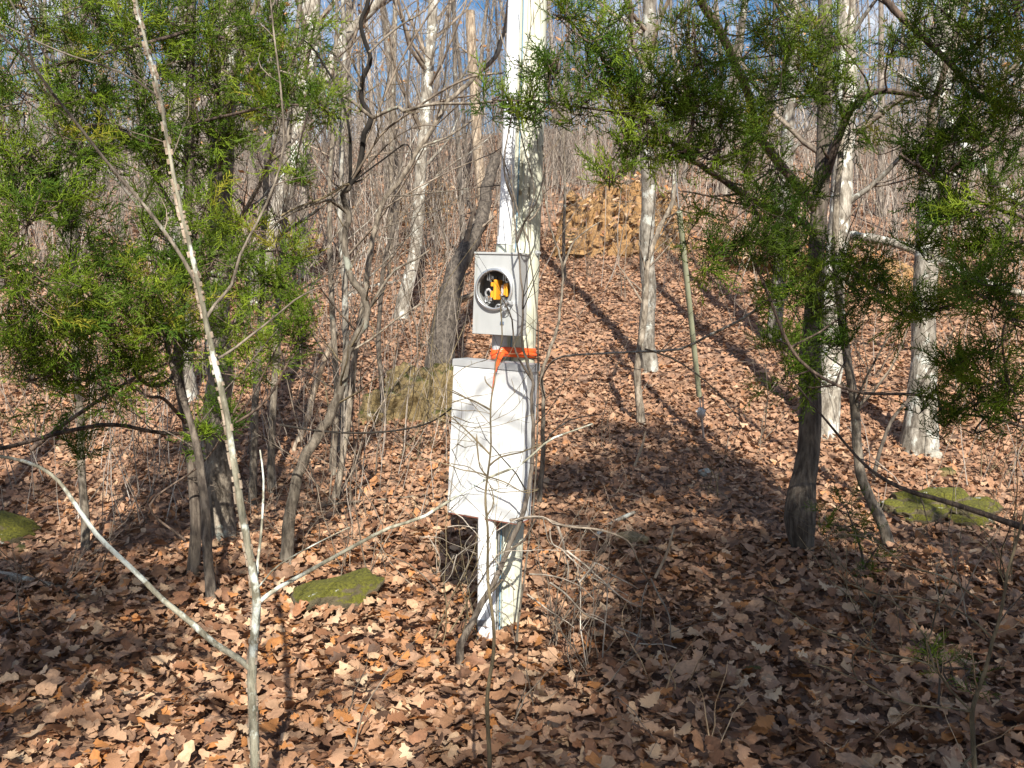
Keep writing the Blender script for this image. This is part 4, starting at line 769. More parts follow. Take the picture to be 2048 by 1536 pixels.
for a in [
    (905, 1300, 6, 1.0, .45, 'tangled thin twigs low in front of the panel left corner', 'twig_olive'), (1085, 1300, 5, .9, .45, 'tangled pale twigs low to the right of the pole base'),
    (760, 1160, 5, 1.2, .25, 'thin leafless brush behind the flat mossy rock'), (690, 1160, 3, 1.3, .12, 'pair of upright thin stems just left above the mossy rock'),
    (880, 1180, 6, .75, .5, 'tangled leafless brush at the left foot of the pole'), (1150, 1330, 6, .8, .5, 'sprawling pale brush on the leaves right of the pole base', 'twig'),
    (1200, 1390, 5, .75, .55, 'thin brush in the sunlit leaves at the lower middle'), (1330, 1400, 4, .6, .4, 'small tan brush at lower right of the pole', 'twig_tan'),
    (1120, 1180, 6, .8, .5, 'light twiggy brush right beside the pole in shade'), (1400, 1500, 3, .4, .1, 'three short upright tan shoots at the bottom edge', 'twig_tan'),
    (1010, 1460, 3, .4, .2, 'tiny seedling brush near the bottom of the thin sapling', 'twig'), (640, 1480, 2, .5, .2, 'small lichened twig standing at the bottom left of centre', 'twig'),
    (120, 1180, 6, .9, .6, 'tangled twigs over the decaying log on the left', 'twig'), (60, 1260, 4, .5, .6, 'low twiggy brush by the left edge in shade', 'twig'),
    (1800, 1350, 4, .8, .4, 'dark thin brush in the shade at lower right', 'twig_olive'), (1900, 1260, 5, 1.0, .35, 'leafless brush left of the arching tan shrub', 'twig'),
    (2000, 1180, 5, 1.2, .3, 'dark leafless brush at the right edge below cedar foliage', 'twig_olive'), (1760, 1240, 4, .7, .4, 'small leafless brush between cedar foot and arching shoots', 'twig_olive'),
    (1990, 960, 6, 1.3, .25, 'upright dark brush behind the mossy mound on the right', 'twig_olive'), (1440, 1010, 4, .9, .3, 'thin dark brush in the shaded strip right of the pole', 'twig_olive'),
    (1220, 900, 4, 1.0, .3, 'thin leafless brush on the slope left of the slender stem', 'twig'), (1180, 560, 8, 1.6, .3, 'pale brush growing at the foot of the tall clay bank', 'twig'),
    (1150, 512, 7, 1.6, .35, 'tangled brush against the left end of the clay bank', 'twig'), (1240, 516, 6, 1.4, .35, 'thin brush against the middle of the tall clay bank', 'twig'), (1320, 520, 7, 1.6, .35, 'tangled brush at the right end of the tall clay bank', 'twig_olive'), (1500, 550, 7, 1.5, .35, 'brush in front of the low clay bank', 'twig'),
    (1110, 530, 7, 1.5, .3, 'pale brush between the pole and the clay bank', 'twig'), (1350, 560, 6, 1.5, .35, 'brush on the slope right of the pale double trunk', 'twig'),
    (860, 900, 6, 1.0, .5, 'twiggy brush in front of the ochre rock outcrop', 'twig_olive'), (720, 800, 5, 1.3, .3, 'thin brush beside the light grey sapling', 'twig'), (600, 800, 5, 1.2, .3, 'thin brush left of the crooked tree', 'twig'),
    (300, 930, 5, 1.4, .3, 'leafless brush under the left cedar boughs', 'twig'), (80, 900, 5, 1.3, .4, 'shaded brush near the left edge under the cedar', 'twig_olive'), (620, 1120, 4, 1.0, .4, 'thin brush at the foot of the crooked tree', 'twig'),
    (940, 620, 6, 1.5, .3, 'twiggy brush behind the meter box left of the pole', 'twig'), (740, 600, 5, 1.6, .3, 'brush at the left of the straight pale tree', 'twig'), (1000, 560, 6, 1.6, .3, 'brush just behind the pole on the slope', 'twig')]:
    shrub(*a)

for (px, py, n, hg, spd, wv, lab, mt) in [
    (640, 1010, 3, 3.6, .28, .0055, 'tall thin arching whips left of the crooked tree foot', 'twig'), (730, 960, 3, 3.8, .25, .0055, 'tall whippy sapling clump right of the crooked tree', 'twig'),
    (810, 920, 3, 3.4, .3, .005, 'tall whippy clump in front of the ochre outcrop', 'twig_olive'), (700, 720, 4, 4.2, .25, .006, 'tall grey whips above the ochre outcrop', 'twig'), (560, 760, 4, 4.4, .25, .006, 'tall pale whips between the lichened sapling and crooked tree', 'twig'),
    (850, 700, 4, 4.2, .28, .006, 'tall whips left of the leaning dark trunk', 'twig'), (1000, 620, 4, 4.6, .3, .006, 'tall whips behind the pole', 'twig'), (620, 640, 4, 5, .22, .007, 'tall grey whips low on the slope at left', 'twig'),
    (1160, 640, 3, 4.2, .3, .0055, 'tall whips on the lit slope right of the pole', 'twig'), (1400, 640, 3, 4.5, .3, .0055, 'tall whips behind the guy wire', 'twig'), (1750, 760, 4, 4.2, .3, .006, 'tall whips between the pale tree and the root flared tree', 'twig'),
    (1950, 800, 4, 4.0, .3, .006, 'tall whips right of the root flared tree', 'twig_olive'), (300, 820, 4, 4.0, .25, .006, 'tall whips below the left cedar', 'twig'), (90, 780, 4, 4.0, .3, .006, 'tall whips behind the far left foliage', 'twig'),
    (1500, 900, 3, 2.2, .35, .0045, 'thin whips between the guy anchor and the bulging trunk', 'twig'), (780, 560, 5, 5.2, .22, .007, 'tall whips right of the straight pale tree', 'twig'), (900, 540, 5, 5.0, .25, .007, 'tall whips uphill of the leaning dark trunk', 'twig'),
    (480, 690, 4, 4.6, .25, .0065, 'tall whips beside the big forked pale trunk', 'twig'), (1260, 600, 3, 4.4, .3, .006, 'tall whips left of the pale double trunk', 'twig')]:
    shrub(px, py, n, hg, spd, lab, mt, wv, 2, 2.6)
# ------------------------------------------------------------------ cedars
def spray_template(n_main, seed, full=True):
    r = random.Random(seed); V = []; F = []
    def cone(p, q, w_):
        p = np.array(p); q = np.array(q); d = nrm(q - p); a = nrm(np.cross(d, [.3, .2, 1])); b = np.cross(d, a); k = len(V)
        for an in (0, 2.1, 4.2): V.append(p + (a * math.cos(an) + b * math.sin(an)) * w_)
        V.append(q); F.extend([[k, k + 1, k + 3], [k + 1, k + 2, k + 3], [k + 2, k, k + 3]])
    ml = 1.0; P = [np.zeros(3)]; d = np.array([1., 0, 0])
    for i in range(6):
        d = nrm(d + np.array([0, r.uniform(-.15, .15), r.uniform(-.1, .12)])); P.append(P[-1] + d * ml / 6)
    for i in range(6): cone(P[i], P[i] + (P[i + 1] - P[i]) * 1.3, .015)
    for i in range(n_main):
        t_ = (i + .5) / n_main; j = min(5, int(t_ * 6)); p = P[j] + (P[j + 1] - P[j]) * (t_ * 6 - j); s_ = 1 if i % 2 else -1
        an = r.uniform(.5, .95); dd = nrm([math.cos(an), s_ * math.sin(an) * math.cos(r.uniform(-.9, .9)), math.sin(r.uniform(-.9, .9)) * .8])
        L_ = (.42 * (1 - .55 * t_)) * r.uniform(.7, 1.2); q = p + dd * L_; cone(p, q, .0135)
        for k in range(3):
            tt = (k + .8) / 3.6; pp_ = p + dd * L_ * tt; a2 = r.uniform(.45, .9); e = nrm(dd + nrm([r.uniform(-1, 1), r.uniform(-1, 1), r.uniform(-1, 1)]) * math.tan(a2) * .8)
            cone(pp_, pp_ + e * L_ * r.uniform(.36, .68), .016)
    return np.array(V), np.array(F)
SPR = [spray_template(10, s) for s in range(6)]; SPL = [spray_template(5, 50 + s, False) for s in range(3)]
def place_sprays(mb, pos, dirs, size, tints, tm=SPR):
    n = len(pos); pos = np.array(pos); D = np.array(dirs); D /= np.linalg.norm(D, axis=1, keepdims=True); U = rng.normal(size=(n, 3)) * .6 + [0, -.3, .8]; U -= D * (U * D).sum(1, keepdims=True); U /= np.linalg.norm(U, axis=1, keepdims=True)
    mats = np.stack([D, np.cross(U, D), U], -1); s = np.array(size); tints = np.array(tints); w_ = rng.integers(0, len(tm), n)
    for q, (tv, tf) in enumerate(tm):
        k = w_ == q
        if k.any(): batch(mb, tv, tf, mats[k], s[k], pos[k], tints[k])
GR = np.array([(.10, .165, .016), (.145, .215, .018), (.06, .115, .014), (.20, .265, .025), (.11, .17, .024), (.26, .25, .03)]); GP = [.28, .25, .2, .12, .12, .03]
def clump(wood, S, limbP, c, r3, n, size, tone=1.0, spl=5, clear=False):
    """twigs from the limb into the clump, each carrying sprays"""
    for _ in range(n):
        i = min(len(limbP) - 1, int(len(limbP) * rng.uniform(.45, 1))); p0 = limbP[i]; v = rng.normal(size=3) * .62; e = c + v * r3
        if clear and e[1] > -.5 and abs(e[0]) < .75 * e[1] + .7 and abs(e[2] - CZ) < .5 * e[1] + .8: continue      # shade boughs skip twigs that would hang in the camera view
        if rng.random() < .45: p0 = c + v * r3 * .3 + rng.normal(0, .03, 3)
        mid = (p0 + e) / 2 + rng.normal(0, .03, 3) + [0, 0, -.03]; Q = smooth_path(np.array([p0, mid, e]), 3); tube(wood, Q, np.linspace(.0035, .0012, len(Q)), 3)
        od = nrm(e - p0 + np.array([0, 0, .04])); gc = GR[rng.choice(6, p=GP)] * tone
        for k in range(spl):
            t_ = .35 + .65 * (k + 1) / spl; p = Q[min(len(Q) - 1, int(t_ * (len(Q) - 1)))]
            S[0].append(p); S[1].append(nrm(od * .9 + rng.normal(0, .55, 3) + [0, 0, .12])); S[2].append(size * rng.uniform(.7, 1.3)); S[3].append(gc * rng.normal(1, .15))
def cedar(name, label, trunk, w0, w1, d, clumps, *_a, prof=None, **_k):
    return cedar_(name, label, trunk, w0, w1, d, clumps, *_a, prof=prof, **_k)
def cedar_(name, label, trunk, w0, w1, d, clumps, extra_limbs=(), size=.13, top=2.0, group=None, d_end=None, mul=1.0, anchor_low=.12, prof=None):
    P = px_path(trunk, d, d_end); 
    if top: P = np.vstack([P, wig(P[-1], nrm(P[-1] - P[-4] + [0, 0, .2]), top, 6, .04, .03)[1:]])
    base = P[0].copy(); zb = float(H(base[0], base[1])); P = np.vstack([[base[0], base[1], min(zb - .04, base[2] - .02)], P]); rad = np.interp(np.linspace(0, 1, len(P)), [0, .05, .12, 1], [w0 * 1.25, w0 * 1.1, w0, w1]) * d / FPX / 2
    if prof:     # swollen foot: width by height above the ground
        hz_ = P[:, 2] - zb; rad = np.where(hz_ < prof[-1][0], np.interp(hz_, [q[0] for q in prof], [q[1] for q in prof]) * d / FPX / 2, rad)
    t = thing(name, label, 'cedar tree', (base[0], base[1], zb), group); b_ = MB(); tube(b_, P, rad, 14, rough=.02); b_.build('trunk', M['cedar_trunk'], t)
    wood = MB(); S = ([], [], [], [])
    for (pts, bw0, bw1, bd, be) in extra_limbs:
        Q = shake(px_path(pts, bd, be), .004); rr = np.linspace(bw0 * bd, bw1 * be, len(Q)) / FPX / 2; b_ = MB(); tube(b_, Q, rr, 8, rough=.05); b_.build('branch', M['cedar_wood'], t); grow(wood, Q, rr, 2, 3, .05, ratio=.25)
    limbs_px = [px_path(q[0], q[3], q[4]) for q in extra_limbs]
    for cl in clumps:
        px, py, rpx, dd = cl[:4]; tone = cl[4] if len(cl) > 4 else 1.0; c = at(px, py, dd); r3 = rpx * dd / FPX
        best = None
        for LQ in limbs_px:
            k = np.argmin(np.linalg.norm(LQ - c, axis=1)); dist = np.linalg.norm(LQ[k] - c)
            if best is None or dist < best[0]: best = (dist, LQ[k])
        k = np.argmin(np.linalg.norm(P - c, axis=1)); k2 = max(2, int(k - anchor_low * len(P))); start = P[k2]
        if best is not None and best[0] < np.linalg.norm(start - c): start = best[1]
        mid = (start + c) / 2 + [0, 0, -.05 * np.linalg.norm(c - start)] + rng.normal(0, .04, 3); Q = shake(smooth_path(np.array([start, mid, c, c + nrm(c - mid) * r3 * .7]), 4), .006)
        ln = np.linalg.norm(c - start); r0 = min(.016, .004 + .006 * ln); rr = np.linspace(r0, .0018, len(Q)); b_ = MB(); tube(b_, Q, rr, 6, rough=.04); b_.build('branch', M['cedar_wood'], t)
        clump(wood, S, Q, c, np.array([r3, r3 * 1.0, r3]), int(mul * (4 + 25 * (r3 / .28) ** 2)), size, tone)
    wood.build('twigs', M['cedar_wood'], t, kind='stuff')
    f = MB(); place_sprays(f, *S); o = f.build('foliage', M['cedar'], t, kind='stuff', smooth=False); return t, len(S[0])
cL = [(60, 40, 120, 4.2), (190, 50, 110, 4.6), (320, 60, 105, 5), (440, 50, 90, 5.2), (530, 60, 75, 5.2), (600, 90, 45, 5.0), (50, 190, 110, 4.0), (160, 170, 90, 4.4), (290, 170, 100, 4.8), (410, 180, 90, 5.1), (500, 170, 65, 5.2), (570, 210, 55, 4.9), (620, 190, 30, 4.8),
      (40, 320, 90, 4.0), (140, 290, 60, 4.3), (240, 260, 60, 4.7), (330, 300, 60, 5.0), (410, 320, 55, 5.2), (440, 270, 55, 5.2), (60, 440, 85, 3.9), (150, 440, 50, 4.2), (110, 390, 60, 4.2), (300, 470, 80, 4.6), (400, 440, 70, 4.9), (410, 520, 70, 4.8), (500, 470, 45, 4.9), (570, 500, 35, 4.8),
      (40, 570, 85, 3.8), (130, 560, 65, 4.0), (220, 540, 60, 4.3), (290, 570, 75, 4.4), (370, 590, 65, 4.7), (30, 680, 75, 4.0), (120, 660, 80, 4.1), (210, 650, 80, 4.3), (300, 670, 75, 4.5), (90, 760, 70, 4.2), (190, 750, 70, 4.4), (270, 750, 50, 4.6),
      (500, 590, 40, 4.8), (560, 560, 35, 4.8), (610, 640, 35, 4.7), (560, 680, 35, 4.7), (490, 740, 35, 4.8), (470, 660, 35, 4.9), (350, 680, 40, 4.7), (450, 830, 22, 4.8), (410, 860, 18, 4.8), (160, 900, 16, 4.8), (650, 220, 28, 4.7), (590, 350, 22, 4.8)]
_, n1 = cedar('cedar_tree', 'dense green cedar filling the upper left, trunk beside the grey tree', [(385, 1150), (392, 1060), (388, 980), (375, 850), (356, 745), (362, 620), (372, 480), (378, 330), (380, 150), (384, 0), (386, -150)], 22, 14, 5.1,
    cL, [([(356, 745), (320, 770), (280, 760), (240, 700), (200, 650)], 9, 5, 5.1, 4.4), ([(375, 850), (330, 800), (290, 790), (230, 740)], 8, 4, 5.1, 4.4), ([(430, 860), (330, 868), (230, 850), (130, 862), (0, 895), (-60, 900)], 7, 10, 5.0, 4.3), ([(60, 900), (140, 840), (260, 760), (350, 720)], 10, 5, 4.6, 5.0), ([(370, 1080), (300, 1010), (400, 930), (450, 860)], 5, 3, 5.0, 4.8), ([(365, 560), (300, 500), (220, 520), (100, 560), (0, 520)], 8, 4, 5.1, 4.0), ([(378, 330), (300, 290), (180, 250), (60, 310)], 8, 4, 5.1, 4.0), ([(380, 250), (460, 230), (560, 210), (640, 215)], 7, 4, 5.1, 4.7), ([(380, 60), (280, 90), (150, 120), (0, 160)], 8, 5, 5.0, 4.0)], mul=1.35)
cR = [(1130, 50, 55, 3.75), (1200, 70, 60, 3.8), (1110, 130, 35, 3.75), (1170, 150, 50, 3.8), (1235, 120, 45, 3.85), (1085, 205, 28, 3.8), (1150, 210, 40, 3.85), (1260, 190, 50, 3.9), (1310, 160, 45, 3.9), (1360, 190, 50, 3.95), (1385, 55, 42, 3.9), (1395, 110, 38, 3.95), (1400, 150, 35, 4.0), (1330, 230, 55, 3.95), (1280, 250, 35, 3.9), (1260, 300, 30, 3.9), (1215, 340, 20, 3.9), (1390, 230, 50, 4.0), (1440, 250, 50, 4.1), (1410, 200, 40, 4.0), (1350, 290, 32, 4.0), (1420, 300, 40, 4.1), (1475, 300, 40, 4.2), (985, 205, 30, 3.9), (1040, 225, 15, 3.9),
      (1540, 340, 55, 4.5), (1500, 400, 50, 4.4), (1390, 475, 32, 4.3), (1430, 510, 32, 4.3), (1480, 480, 45, 4.4), (1540, 440, 60, 4.6), (1530, 520, 55, 4.6), (1600, 400, 50, 4.9), (1600, 480, 60, 4.8), (1580, 570, 55, 4.8), (1650, 520, 50, 4.9), (1530, 610, 32, 4.8), (1640, 600, 40, 4.9), (1690, 560, 45, 4.8), (1730, 530, 40, 4.7), (1580, 740, 42, 4.8), (1560, 690, 28, 4.8), (1620, 770, 35, 4.9), (1690, 690, 35, 4.7), (1700, 620, 35, 4.7), (1760, 600, 35, 4.6),
      (1530, 50, 60, 4.6), (1610, 50, 60, 4.8), (1600, 140, 60, 4.8), (1540, 180, 55, 4.6), (1640, 190, 45, 4.8), (1530, 240, 40, 4.6), (1680, 80, 40, 4.8), (1700, 250, 30, 4.7), (1780, 90, 30, 4.7), (1560, 110, 45, 4.7), (1700, 170, 30, 4.7)]
_, n2 = cedar('cedar_tree', 'cedar with bulging dark lower trunk, its bough reaching left over the pole', [(1607, 1125), (1605, 1098), (1602, 1070), (1600, 1040), (1601, 1010), (1605, 975), (1612, 935), (1617, 900), (1620, 850), (1621, 800), (1620, 700), (1628, 600), (1633, 500), (1640, 400), (1648, 300), (1650, 180), (1650, 60), (1650, -60)], 46, 24, 5.4,
    cR, [([(1640, 470), (1600, 440), (1538, 416), (1457, 371), (1408, 335), (1369, 306), (1304, 244), (1245, 182), (1216, 140), (1190, 80)], 15, 5, 5.4, 3.8), ([(1640, 430), (1570, 340), (1520, 270), (1495, 190), (1470, 130), (1440, 65), (1405, 0), (1380, -60)], 18, 16, 5.4, 4.6), ([(1369, 306), (1385, 240), (1392, 150), (1388, 60)], 7, 3, 4.0, 3.9), ([(1300, 245), (1220, 220), (1100, 205), (985, 200)], 6, 3, 3.9, 3.85),
         ([(1640, 380), (1670, 300), (1700, 220), (1755, 185), (1840, 190)], 20, 10, 5.4, 5.0), ([(1628, 590), (1690, 540), (1740, 570), (1800, 600), (1850, 650)], 8, 4, 5.4, 4.8), ([(1490, 480), (1540, 600), (1600, 720), (1700, 780), (1830, 790), (1900, 810)], 6, 6, 4.6, 4.6)], top=2, prof=[(-.1, 40), (.04, 44), (.12, 54), (.2, 61), (.28, 62), (.36, 56), (.46, 48), (.6, 44), (1.2, 42)], mul=1.1)
cS = [(1900, 50, 70, 4.1), (1990, 60, 75, 3.9), (2030, 150, 70, 3.8), (1960, 170, 55, 4.0), (1880, 180, 45, 4.1), (1820, 60, 40, 4.2), (1950, 270, 60, 3.9), (2010, 270, 60, 3.8), (1880, 270, 45, 4.1), (1800, 290, 40, 4.2), (1850, 330, 45, 4.1), (1920, 350, 50, 4.0), (2000, 400, 65, 3.7, 1.15), (1940, 420, 40, 3.8), (2030, 500, 50, 3.7, 1.1), (1990, 580, 60, 3.5, 1.25), (1930, 560, 35, 3.6, 1.2), (2030, 640, 60, 3.6, 1.15), (1880, 600, 35, 3.8), (1830, 620, 30, 3.9), (1990, 690, 50, 3.8), (2020, 760, 60, 3.8), (1930, 720, 34, 4.0), (1950, 800, 26, 4.0), (2025, 830, 36, 4.0), (1890, 850, 18, 4.1), (1870, 780, 30, 4.2), (1960, 500, 35, 3.9), (2030, 20, 50, 3.8), (1880, 400, 30, 4.0), (1850, 480, 28, 4.1)]  # tone above one paints sunlit brightness into the green
_, n3 = cedar('cedar_tree', 'cedar at the right edge with tips tinted brighter as if sunlit, trunk out of frame', [(2230, 1260), (2225, 1100), (2220, 900), (2210, 700), (2200, 500), (2190, 300), (2180, 100), (2170, -100)], 40, 24, 4.2,
    cS, [([(2180, 330), (2090, 260), (2040, 220), (1960, 190), (1900, 130), (1850, 80), (1790, 20), (1750, -40)], 12, 14, 4.2, 4.3), ([(2200, 700), (2100, 640), (2000, 600), (1900, 570)], 10, 4, 4.2, 3.6), ([(2200, 500), (2100, 450), (2000, 420), (1900, 380), (1830, 330)], 10, 4, 4.2, 4.0), ([(2210, 900), (2100, 870), (2000, 840), (1880, 820)], 9, 4, 4.2, 4.1)], mul=1.25)
d_, p_ = hit(1690, 1130)
cl = [(1680, 1020, 28, 5.0), (1710, 1060, 34, 5.0), (1745, 1110, 26, 5.0), (1650, 1050, 16, 5.0)]
cedar('cedar_seedling', 'small low cedar seedling beside the bulging cedar trunk foot', [(1730, 1150), (1722, 1100), (1705, 1050), (1690, 1010)], 6, 2, 5.0, cl, top=0, mul=.7, size=.09)
cedar('cedar_seedling', 'tiny cedar seedling among the arching shoots at lower right', [(1880, 1345), (1870, 1310), (1862, 1290)], 4, 2, 3.5, [(1850, 1300, 22, 3.5), (1900, 1330, 26, 3.45), (1930, 1350, 20, 3.4)], top=0, mul=.6, size=.08)
# a whole cedar, light version; copies of it stand behind the viewpoint and shade the foreground
def cedar_proto():
    t = thing('cedar_tree', 'tall cedar standing behind the viewpoint', 'cedar tree', (0, 0, 0), 'cedars behind the viewpoint'); hgt = 8.0
    b_ = MB(); P = wig((0, 0, -.1), (0, 0, 1), hgt, 12, .03, .05); tube(b_, P, np.linspace(.11, .015, len(P)), 8); b_.build('trunk', M['cedar_trunk'], t); wood = MB(); S = ([], [], [], [])
    for k in range(55):
        z = 2.2 + (hgt - 2.3) * rng.random() ** .9; rr = (1.75 * (1 - (z - 1.5) / (hgt - 1)) + .25) * rng.uniform(.6, 1.15); a = rng.uniform(0, 6.28); i = min(len(P) - 2, int(z / hgt * 12)); c = P[i] + np.array([math.cos(a) * rr * .8, math.sin(a) * rr * .8, rr * .25]); Q = smooth_path(np.array([P[i], (P[i] + c) / 2 - [0, 0, .05], c]), 3)
        tube(wood, Q, np.linspace(.018, .004, len(Q)), 4); clump(wood, S, Q, c, np.array([.33, .33, .26]), 10, .24, 1, 4)
    wood.build('branches', M['cedar_wood'], t, kind='stuff'); f = MB(); place_sprays(f, *S, tm=SPL); f.build('foliage', M['cedar'], t, kind='stuff', smooth=False); return t
cp = cedar_proto()
def shade_spot(px, py, hgt):     # where a tree of this height must stand for its top's shadow to fall there
    d, p = hit(px, py); k = (hgt - p[2]) / -Ldir[2]; return p - Ldir * k
spots = [((1760, 1080), 6.4, .8, 2.0), ((1560, 1010), 7.0, .88, 5.0), ((1230, 1130), 4.6, .6, 2.5), ((1010, 1130), 7.6, .94, .5), ((1900, 960), 8.4, 1.05, 1.0), ((40, 1000), 7.2, .9, 3.0)]
for i, (pxy, hh, s_, rz) in enumerate(spots):
    q = shade_spot(pxy[0], pxy[1], hh); loc = (q[0], q[1], float(H(q[0], q[1])))
    lb = 'tall cedar standing behind the viewpoint, shading ' + ['the leaves under the right cedar', 'the mound at far right', 'the left edge', 'the ground before the bulging trunk', 'the leaves right of the pole base', 'the white panel', 'the lower left corner'][i]
    if i == 0: cp.location = loc; cp.scale = (s_,) * 3; cp.rotation_euler.z = rz; cp['label'] = lb
    else: dup(cp, loc, rz, s_, lb)

# unseen big cedars by the viewpoint, long boughs placed to throw soft shade
def shade_bough_tree(x, y, hgt, label, targets):
    z0 = float(H(x, y)); t = thing('cedar_tree', label, 'cedar tree', (x, y, z0), 'cedars behind the viewpoint'); P = wig((x, y, z0 - .1), (0, 0, 1), hgt, 12, .03, .05)
    b_ = MB(); tube(b_, P, np.linspace(.15, .03, len(P)), 10); b_.build('trunk', M['cedar_trunk'], t); wood = MB(); S = ([], [], [], [])
    for (g, k, r3, n) in targets:
        g = hit(*g)[1] if len(g) == 2 else np.array(g, float); c = g - Ldir * k; i = int(np.clip((c[2] - z0 - .8) / hgt * 12, 2, 11)); mid = (P[i] + c) / 2 + [0, 0, .15]; Q = shake(smooth_path(np.array([P[i], mid, c]), 6), .02)
        b_ = MB(); tube(b_, Q, np.linspace(.035, .006, len(Q)), 6); b_.build('branch', M['cedar_wood'], t); clump(wood, S, Q[-6:], c, np.array([r3, r3, r3 * .7]), int(n * (1 if n < 9 else 1.9)), .21, 1, 4, True)
    wood.build('twigs', M['cedar_wood'], t, kind='stuff'); f = MB(); place_sprays(f, *S, tm=SPL); f.build('foliage', M['cedar'], t, kind='stuff', smooth=False)
shade_bough_tree(3.4, -.6, 7.0, 'unseen cedar right of the viewpoint, boughs placed to shade panel and slope', [((-.16, 4.1, .72), 3.6, .10, 5), ((-.24, 4.1, 1.15), 3.6, .07, 3), ((-.02, 4.1, .6), 3.7, .09, 5), ((0, 4.1, 1.3), 3.5, .08, 3),
    ((1150, 960), 6.5, .30, 22), ((1250, 925), 6.6, .32, 24), ((1350, 930), 6.6, .32, 24), ((1450, 965), 6.4, .3, 22), ((1530, 1010), 6.3, .3, 22), ((1200, 870), 7, .2, 10), ((1120, 1060), 6, .25, 16), ((1240, 1120), 5.8, .28, 18), ((1380, 1100), 6, .3, 18), ((1500, 1140), 5.8, .3, 20), ((1330, 1220), 5.5, .25, 16), ((1450, 1280), 5.4, .28, 18), ((1560, 1240), 5.5, .28, 18), ((1400, 1360), 5.2, .25, 14), ((1600, 1380), 5.2, .3, 18), ((1750, 1300), 5.2, .3, 18), ((1850, 1420), 5, .3, 18), ((1980, 1330), 5, .3, 16), ((1700, 1460), 5, .25, 14), ((1280, 1010), 6.4, .24, 16), ((1600, 1100), 6, .28, 16), ((1480, 1420), 5.1, .24, 12), ((1680, 1200), 5.6, .3, 18), ((1850, 1200), 5.6, .3, 16), ((1340, 1300), 5.3, .2, 12)])
shade_bough_tree(-2.92, 2.3, 8.6, 'unseen cedar left of the viewpoint, boughs placed to shade the leaves at lower left', [((40, 1180), 6, .3, 22), ((130, 1230), 5.8, .3, 22), ((230, 1210), 5.8, .28, 20), ((330, 1180), 5.8, .26, 18), ((420, 1160), 5.8, .2, 12), ((60, 1320), 5.4, .3, 20), ((180, 1330), 5.3, .26, 16), ((300, 1290), 5.5, .2, 12), ((30, 1460), 5, .25, 14), ((20, 1050), 6.3, .28, 18), ((560, 1120), 6, .14, 6), ((700, 1400), 5, .1, 4), ((620, 1480), 5, .1, 4)])

# ------------------------------------------------------------------ the wooded hillside
def bare_proto(idx, hgt, r0, leafy=False, low=.35):
    b_ = MB(); P = wig((0, 0, -.2), (rng.normal(0, .03), rng.normal(0, .03), 1), hgt, 12, .045, .04); rad = np.interp(np.linspace(0, 1, 13), [0, .03, .1, 1], [r0 * 1.5, r0 * 1.2, r0, r0 * .12]); tube(b_, P, rad, 7, rough=.04)
    tm = b_.mesh('trunk', M['bark_far']); cr = MB()
    nl = int(15 + hgt * .8)
    for k in range(nl):
        tt = low + (1 - low) * (k + rng.random()) / nl; i = min(11, int(tt * 12)); p = P[i] + (P[i + 1] - P[i]) * (tt * 12 - i); L_ = hgt * .26 * (1.2 - tt) * rng.uniform(.6, 1.25) + .5
        dv = nrm(P[i + 1] - P[i]); Q = wig(p, nrm(dv * rng.uniform(.5, 1) + perp(dv)), L_, 6, .10, .08); r_ = max(.005, rad[i] * rng.uniform(.15, .32)); rr = np.linspace(r_, .004, 7); tube(cr, Q, rr, 4); grow(cr, Q, rr * .8, 2, 6.5 / L_, .25, ratio=.5, t0=.12, nseg=3, amp=.18)
    for k in range(5):
        Q = wig(P[int(rng.uniform(1, 6))], nrm([rng.normal(), rng.normal(), .3]), rng.uniform(.5, 1.6), 4, .2, 0); tube(cr, Q, np.linspace(.008, .003, 5), 3); grow(cr, Q, np.full(5, .005), 1, 4, .15)
    cm = cr.mesh('branches', M['twig_far']); lmx = None
    if leafy:
        lf = MB(); n = 170; pts = np.concatenate([v for v in cr.v]); pk = pts[rng.integers(0, len(pts), n)]; pk = pk[pk[:, 2] < hgt * .6]; n = len(pk)
        batch(lf, *loT[0], euler_mats(rng.uniform(0, 6.3, n), rng.normal(0, 1.5, n), rng.normal(0, 1.5, n)), rng.uniform(.08, .14, n), pk, np.tile([.42, .22, .09], (n, 1)) * rng.normal(1, .15, (n, 1))); lmx = lf.mesh('dead_leaves', M['litter'])
    return tm, cm, lmx
protos = [bare_proto(i, [15, 13, 17, 11, 14, 9, 12, 16, 8, 10][i], [.08, .055, .10, .045, .065, .032, .048, .085, .026, .036][i], leafy=i in (5, 8), low=[.35, .3, .45, .25, .35, .2, .3, .4, .15, .2][i]) for i in range(10)]
placed = []
zone_label = {'l': 'bare grey tree among many on the left part of the wooded hillside', 'c': 'bare grey tree among many on the hillside just left of the pole', 'r': 'bare grey tree among many on the hillside right of the pole', 'e': 'bare grey tree among many on the hillside at the far right'}
